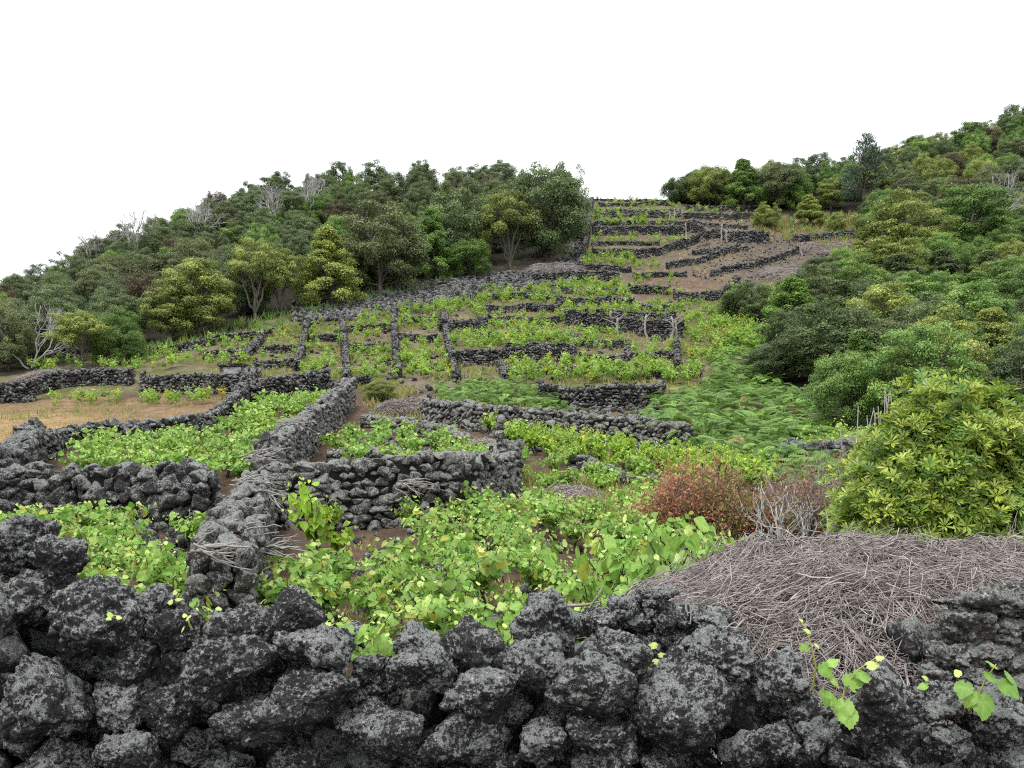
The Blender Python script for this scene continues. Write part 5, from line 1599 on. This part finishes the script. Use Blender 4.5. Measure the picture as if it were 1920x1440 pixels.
# looser pale canes that can be told apart
def cane(pts, r, d, parent, base, name="cane"):
    k = d / F
    P_ = np.array([((u - 960) * k, d, 0.0) for u, v in pts])
    for i, (u, v) in enumerate(pts): P_[i, 2] = ZC + (H0 - v) * k
    # smooth it
    t = np.linspace(0, len(P_) - 1, len(P_) * 5)
    Q_ = np.stack([np.interp(t, np.arange(len(P_)), P_[:, i]) for i in range(3)], 1)
    for _ in range(4): Q_[1:-1] = (Q_[:-2] + Q_[1:-1] * 2 + Q_[2:]) / 4
    V, T = tube(Q_ - base, r, 5)
    obj(name, make_mesh(name, V, T, np.tile((.85, 0, 0), (len(V), 1)), True, M["stick"]), parent)
for pts, d in [([(1290, 1155), (1285, 1130), (1292, 1118), (1300, 1130), (1298, 1148), (1288, 1150), (1284, 1138), (1292, 1128), (1296, 1150), (1294, 1172)], 4.55),
               ([(1325, 1150), (1335, 1132), (1352, 1130), (1360, 1118), (1350, 1114), (1338, 1122)], 4.7), ([(1360, 1180), (1372, 1168), (1382, 1168), (1384, 1176), (1374, 1180)], 4.5),
               ([(1340, 1184), (1360, 1174), (1380, 1178)], 4.5), ([(1400, 1170), (1420, 1172), (1440, 1176)], 4.6), ([(1190, 1158), (1215, 1160), (1245, 1150), (1270, 1142)], 4.7),
               ([(1195, 1190), (1205, 1172), (1200, 1160)], 4.7), ([(1610, 1160), (1640, 1172), (1660, 1178)], 4.5), ([(1650, 1120), (1680, 1124), (1700, 1122)], 4.8)]:
    cane(pts, .0034, d, heap, hb)

# smaller heaps of prunings
def small_heap(label, u, v, rx, ry, h, n, seed, core=True, rad=(.005, .009)):
    p = pix(u, v)
    rng = np.random.default_rng(seed)
    zf = lambda x, y: gz(x, y) + h * np.sqrt(np.clip(1 - ((x - p[0]) / rx) ** 2 - ((y - p[1]) / ry) ** 2, 0, 1))
    root = empty("brush_heap", label, "brush heap", p)
    xs, ys = np.meshgrid(np.linspace(p[0] - rx, p[0] + rx, 24), np.linspace(p[1] - ry, p[1] + ry, 24))
    V = np.stack([xs.ravel(), ys.ravel(), zf(xs.ravel(), ys.ravel()) - .04], 1)
    i = (np.arange(23)[:, None] * 24 + np.arange(23)[None])
    if core: c = obj("heap_shade_core", make_mesh("heap_shade_core", V - p, None, None, True, mcore, np.stack([i, i + 1, i + 25, i + 24], -1).reshape(-1, 4)), root); c["kind"] = "stuff"  # dark inner mound again, its colour standing in for shade among the twigs
    acc = Acc()
    V, T, C_ = twig_mat(n, p[0] - rx, p[0] + rx, p[1] - ry, p[1] + ry, rng, zf, (.3, .8) if core else (.5, 1.4), rad, .07 if core else .3)
    acc.add(V - p, T, C_)
    c = obj("twigs", acc.mesh("twigs", M["twig"]), root); c["kind"] = "stuff"
small_heap("small mauve heap of prunings behind the end of the long grey wall", 905, 868, .60, .8, .55, 700, 1)
small_heap("low mauve brush patch on the pale slope", 1060, 945, .95, .8, .30, 500, 2)
small_heap("reddish brush heap at the foot of the left wood", 75, 712, 1.5, 1.0, .38, 600, 3)
small_heap("dry grey brush below the yellow bush at the terraces' foot", 760, 775, 1.2, 1.0, .45, 500, 4)
small_heap("grey brush tangle on the upper slope beside the dark trees", 1500, 520, 3.0, 2.5, .5, 650, 5, False, (.008, .018))
small_heap("pale brush tangle on the scree of the upper slope", 1560, 470, 3.0, 2.0, .4, 420, 6, False, (.008, .018))
small_heap("pinkish dry brush beside the stone stair", 1040, 508, 2.6, 1.6, .3, 420, 7, False, (.008, .016))

# bundles of bleached sticks lying on the wall tops
def bundle(label, u, v, d, n, L, fan, ang, seed, mt="stick", thick=1.0):
    rng = np.random.default_rng(seed)
    k = d / F
    p = np.array([(u - 960) * k, d, ZC + (H0 - v) * k])
    root = empty("stick_bundle", label, "sticks", p, "bleached stick bundles on the walls")
    for i in range(n):
        a = math.radians(ang) + rng.normal(0, fan)
        l = L * rng.uniform(.55, 1.15)
        s = rng.normal(0, .07, 3) * np.array([1, 1.4, .45])
        e = s + np.array([math.cos(a) * l * .9, -abs(rng.normal(0, .3)) * l, math.sin(a) * l * .55])
        P_, R_ = limb(s, e, rng.uniform(.008, .015) * thick, .005, rng, .10, 6)
        V, T = tube(P_, R_, 5)
        obj("stick", make_mesh("stick", V, T, np.tile((rng.uniform(.4, 1), 0, 0), (len(V), 1)), True, M[mt]), root)
bundle("bleached stick bundle on the spine wall's nearer top, fanning right", 392, 1030, 6.6, 12, .34, .35, -8, 1)
bundle("bleached sticks lying along the lichened spine wall top", 425, 993, 7.7, 11, .36, .45, 10, 2)
bundle("bleached sticks sticking out of the spine wall's side", 492, 1030, 8.4, 16, .42, .4, 5, 3)
bundle("long bleached stick bundle across the spine wall below the big stones", 448, 905, 12.4, 16, .70, .30, 0, 4)
bundle("drooping bleached sticks at the spine wall's right edge", 500, 925, 12.0, 14, .5, .4, -40, 5)
bundle("bleached stick bundle where the long grey wall meets the spine", 470, 860, 15.0, 18, .75, .35, 5, 6)
bundle("bleached sticks on the spine wall behind the leafy plot", 530, 790, 21.5, 16, .9, .35, 0, 7)
bundle("bleached stick bundle hanging from the notch in the long grey wall", 752, 908, 14.6, 24, .50, .42, -10, 8)
bundle("split grey branches at the heap's left foot", 1095, 1150, 4.9, 8, .34, .30, 26, 9, "stumpwood", .9)
bundle("bleached sticks on the ground beside the lone vine", 528, 1012, 11.5, 9, .35, .35, 0, 10)

# ------------------------------------------------------------------ the big evergreen bush at the right, with whorls of long leaves
def laurel(label, cx, cy, blobs, nros, seed, leafL=.115, single=290, dim=0.0):
    rng = np.random.default_rng(seed)
    base = np.array([cx, cy, float(gz(cx, cy))])
    root = empty("evergreen_bush", label, "bush", base)
    acc = Acc(); tr = Acc()
    allP = []
    cen = np.array([b[:3] for b in blobs]); rad = np.array([b[3:6] for b in blobs])
    wts = np.array([b[3] * b[5] for b in blobs]); wts = wts / wts.sum()
    pos, nor = [], []
    for bi, (c, r) in enumerate(zip(cen, rad)):
        n = int(nros * wts[bi])
        d = rand_dirs(n, rng)
        d[:, 1] = np.where(rng.uniform(size=n) < .3, d[:, 1], -np.abs(d[:, 1]))
        k = np.where(rng.uniform(size=n) < .72, rng.uniform(.84, 1.06, n), rng.uniform(.45, .85, n))
        k = k * (1 + .30 * vnoise(d * 3.2 + c * 3, 6)) * np.where(rng.uniform(size=n) < .04, 1.14, 1)
        p = c + d * r * k[:, None]
        ok = p[:, 2] > .05
        pos.append(p[ok]); nor.append(unit(d / r)[ok])
    pos, nor = np.concatenate(pos), np.concatenate(nor)
    nl = 10
    axis = unit(nor * .75 + np.array([0, -.1, .65]) + rng.normal(0, .28, nor.shape))
    a = unit(np.cross(axis, np.array([.3, .2, .9]))); b = np.cross(axis, a)
    P, T, N, L, C = [], [], [], [], []
    young = np.clip(rng.normal(.42, .30, len(pos)), 0, 1)
    for i in range(nl):
        th = 2 * math.pi * i / nl + rng.uniform(-.25, .25, len(pos))
        el = rng.uniform(.05, .9, len(pos))
        d = (np.cos(th)[:, None] * a + np.sin(th)[:, None] * b) * np.cos(el)[:, None] + axis * np.sin(el)[:, None]
        P.append(pos + d * .008); T.append(d + np.array([0, 0, -.12])); N.append(unit(axis * np.cos(el)[:, None] - (d - axis * np.sin(el)[:, None]) * .6 + rng.normal(0, .15, d.shape)))
        l = leafL * rng.uniform(.65, 1.2, len(pos)); L.append(l)
        C.append(np.stack([np.clip(young + .25 * (el - .4) + rng.normal(0, .1, len(pos)), 0, 1), np.clip(rng.normal(.5 - dim, .16, len(pos)), 0, 1), np.zeros(len(pos))], 1))
    P, T, N, L, C = map(np.concatenate, (P, T, N, L, C))
    # the leaves that show largest: single parts
    score = (P[:, 1] + base[1] - cy) - L * 6
    order = np.argsort(P[:, 1] + rng.uniform(0, .5, len(P)))
    lone, rest = order[:single], order[single:]
    V, Fc = cards(LONG[0], LONG[1], P[rest], T[rest], N[rest], L[rest], L[rest] * .26)
    acc.add(V, Fc, np.repeat(C[rest], len(LONG[0]), 0))
    o = obj("foliage", acc.mesh("foliage", M["bush"]), root); o["kind"] = "stuff"
    mes = [make_mesh("long_leaf", LONG[0], LONG[1], np.tile((y, g_, 0), (len(LONG[0]), 1)), True, M["bush"]) for y, g_ in ((.1, .45), (.3, .5), (.5, .55), (.8, .6))]
    for q in lone:
        n_ = unit(N[q]); t_ = unit(T[q] - n_ * np.dot(T[q], n_)); b_ = np.cross(t_, n_)
        m = Matrix(((b_[0], t_[0], n_[0]), (b_[1], t_[1], n_[1]), (b_[2], t_[2], n_[2])))
        obj("leaf", mes[min(3, int(C[q, 0] * 4))], root, P[q], m.to_euler(), (L[q] * .26, L[q], L[q]))
    fork = np.array([0, 0, .25])
    for k in range(5):
        e = cen[int(rng.integers(0, len(cen)))] * np.array([.6, .6, .9])
        p, r = limb((0, 0, -.15), e, .03, .014, rng, .12, 7)
        tr.add(*tube(p, r, 6), (.3, 0, 0))
        allP.append(p)
    allP = np.concatenate(allP)
    for q in rng.choice(len(pos), min(420, len(pos)), False):
        s = allP[np.argmin(np.linalg.norm(allP - pos[q] * .8, axis=1))]
        p, r = limb(s, pos[q], .008, .003, rng, .1, 4)
        tr.add(*tube(p, r, 3), (rng.uniform(.2, .8), 0, 0))
    obj("branches", tr.mesh("branches", M["bark"], True), root)
    return root
kx = 9.0 / F
laurel("big glossy yellow-green bush with whorled leaves behind the prunings heap", 4.35, 9.0,
       [(-.02, 0, 1.05, .95, .8, .9), (.10, 0, 1.66, .74, .66, .60), (-.55, -.1, .95, .55, .5, .5), (.30, .1, 1.45, .70, .6, .62), (-.28, -.1, 1.42, .60, .5, .5), (-.78, -.1, .72, .38, .35, .32)], 4600, 5, .088)
laurel("duller olive evergreen bush at the picture's edge beside the big one", 5.45, 9.4,
       [(-.1, 0, 1.2, .75, .7, .72), (.45, 0, 1.1, .8, .7, .8), (-.1, -.1, .6, .8, .6, .55)], 2900, 6, .085, 120, .12)

# ------------------------------------------------------------------ reddish shrub and the bare silver one
def red_shrub(label, u, v, w, h, seed, n=3600, bare=False, stem_mat="bark"):
    p = pix(u, v)
    rng = np.random.default_rng(seed)
    root = empty("red_shrub" , label, "shrub", p)
    tr, lf = Acc(), Acc()
    tips = []
    for k in range(200 if bare else 110):
        a = rng.uniform(0, 6.28); r = w * .5 * math.sqrt(rng.uniform(.02, 1))
        e = np.array([math.cos(a) * r, math.sin(a) * r * .7, h * rng.uniform(.5, 1.0) * (1 - .35 * (r / (w * .5)) ** 2)])
        P_, R_ = limb((e[0] * .15, e[1] * .15, -.05), e, .010, .003, rng, .12, 7)
        tr.add(*tube(P_, R_, 3), (rng.uniform(0, .5), 0, 0))
        tips.append(P_[2:])
        for j in range(7):
            s = P_[int(rng.integers(3, 7))]
            q, R2 = limb(s, s + rng.normal(0, .12, 3) + np.array([0, 0, .10]), .004, .0016, rng, .1, 4)
            tr.add(*tube(q, R2, 3), (rng.uniform(0, .6), 0, 0))
            tips.append(q[1:])
    tips = np.concatenate(tips)
    c = tips[rng.integers(0, len(tips), n)] + rng.normal(0, .035, (n, 3))
    T = unit(rng.normal(0, .6, (n, 3)) + np.array([0, 0, .8])); N = rand_dirs(n, rng)
    L = rng.uniform(.03, .065, n)
    V, Fc = cards(LEAF4[0], LEAF4[1], c, T, N, L, L * .42)
    yv = np.clip(.55 - c[:, 0] / w * .9 + rng.normal(0, .3, n) + .15 * (c[:, 2] / h - .5), 0, 1)
    lf.add(V, Fc, np.repeat(np.stack([yv, np.clip(rng.normal(.5, .2, n), 0, 1), np.zeros(n)], 1), 4, 0))
    obj("stems", tr.mesh("stems", M[stem_mat], True), root)
    obj("foliage", lf.mesh("foliage", M["redleaf"]), root)["kind"] = "stuff"
    return root
red_shrub("rusty red shrub behind the leafy vine row", 1318, 1050, 1.6, 1.36, 1, 15000)
red_shrub("low reddish scrub under the bare silver branches", 1440, 1050, .95, .8, 4, 5000)
red_shrub("thin pinkish-grey twiggy shrub behind the bare silver branches", 1535, 1040, 1.7, 1.35, 2, 4200, True, "twig")
bare = obj("bare_shrub", dead_tree_mesh(9, 1.0, .55, 3, .4, .020, 3), None, pix(1478, 1078), (0, .05, .6), (1.35, 1.35, 1.5))
tag(bare, "bare silver-white branching shrub before the reddish scrub", "shrub", None, "thing")
snag = empty("dead_shrub", "row of grey dead upright stems beside the big yellow-green bush", "dead shrub", np.array([4.05, 9.9, float(gz(4.05, 9.9))]))
rngs = np.random.default_rng(3)
for k in range(16):
    x = -.25 + .5 * k / 15
    P_, R_ = limb((x * .6, rngs.normal(0, .05), .6), (x + rngs.normal(0, .05), rngs.normal(0, .08), 1.75 + .35 * k / 15 + rngs.uniform(-.15, .15)), .012, .005, rngs, .06, 5)
    V, T = tube(P_, R_, 5)
    obj("stem", make_mesh("dead_stem", V, T, np.tile((.7, 0, 0), (len(V), 1)), True, M["stumpwood"]), snag)

# yellow bush at the foot of the terraces, creeper, small cistern block
tree_px(712, 752, 706, 70, "round", "yellow", "small yellow bush where the spine wall meets the terraces", "mid")
tree_px(1765, 806, 735, 70, "round", "dark", "dark bush in the hollow behind the big bush", "mid")
tree_px(1352, 730, 690, 60, "round", "fresh", "low green bush among the bracken", "mid")
cb = pix(436, 712)
cis = empty("stone_cistern", "small pale-fronted square stone cistern on the dark wall", "cistern", cb)
def boxv(x0, x1, y0, y1, z0, z1, rng, j=.02):
    V = np.array([(x, y, z) for x in (x0, x1) for y in (y0, y1) for z in (z0, z1)], float) + rng.normal(0, j, (8, 3))
    T = np.array([(0, 1, 3), (0, 3, 2), (4, 6, 7), (4, 7, 5), (0, 4, 5), (0, 5, 1), (2, 3, 7), (2, 7, 6), (1, 5, 7), (1, 7, 3), (0, 2, 6), (0, 6, 4)])
    return V, T
V, T = boxv(-.55, .55, -.1, .9, -.3, .62, rngs)
obj("body", make_mesh("cistern_body", V, T, np.full((8, 3), .3), False, M["greym"]), cis)
V, T = boxv(-.38, .42, -.16, -.10, .02, .55, rngs, .01)
mpl, ns_, ls_ = new_mat("weathered_render")
nn = noise_n(ns_, ls_, ns_.new("ShaderNodeNewGeometry").outputs["Position"], 5, 6, .7)
finish(ns_, ls_, mixc(ns_, ls_, ramp01(ns_, ls_, nn, .35, .65), (.10, .10, .10), (.34, .35, .35)), .9, nn, .4, .03)
obj("front_plaster", make_mesh("front_plaster", V, T, None, False, mpl), cis)
V, T = boxv(-.62, .62, -.2, 1.0, .60, .72, rngs, .015)
obj("cap_slab", make_mesh("cap_slab", V, T, np.full((8, 3), .3), False, M["far"]), cis)
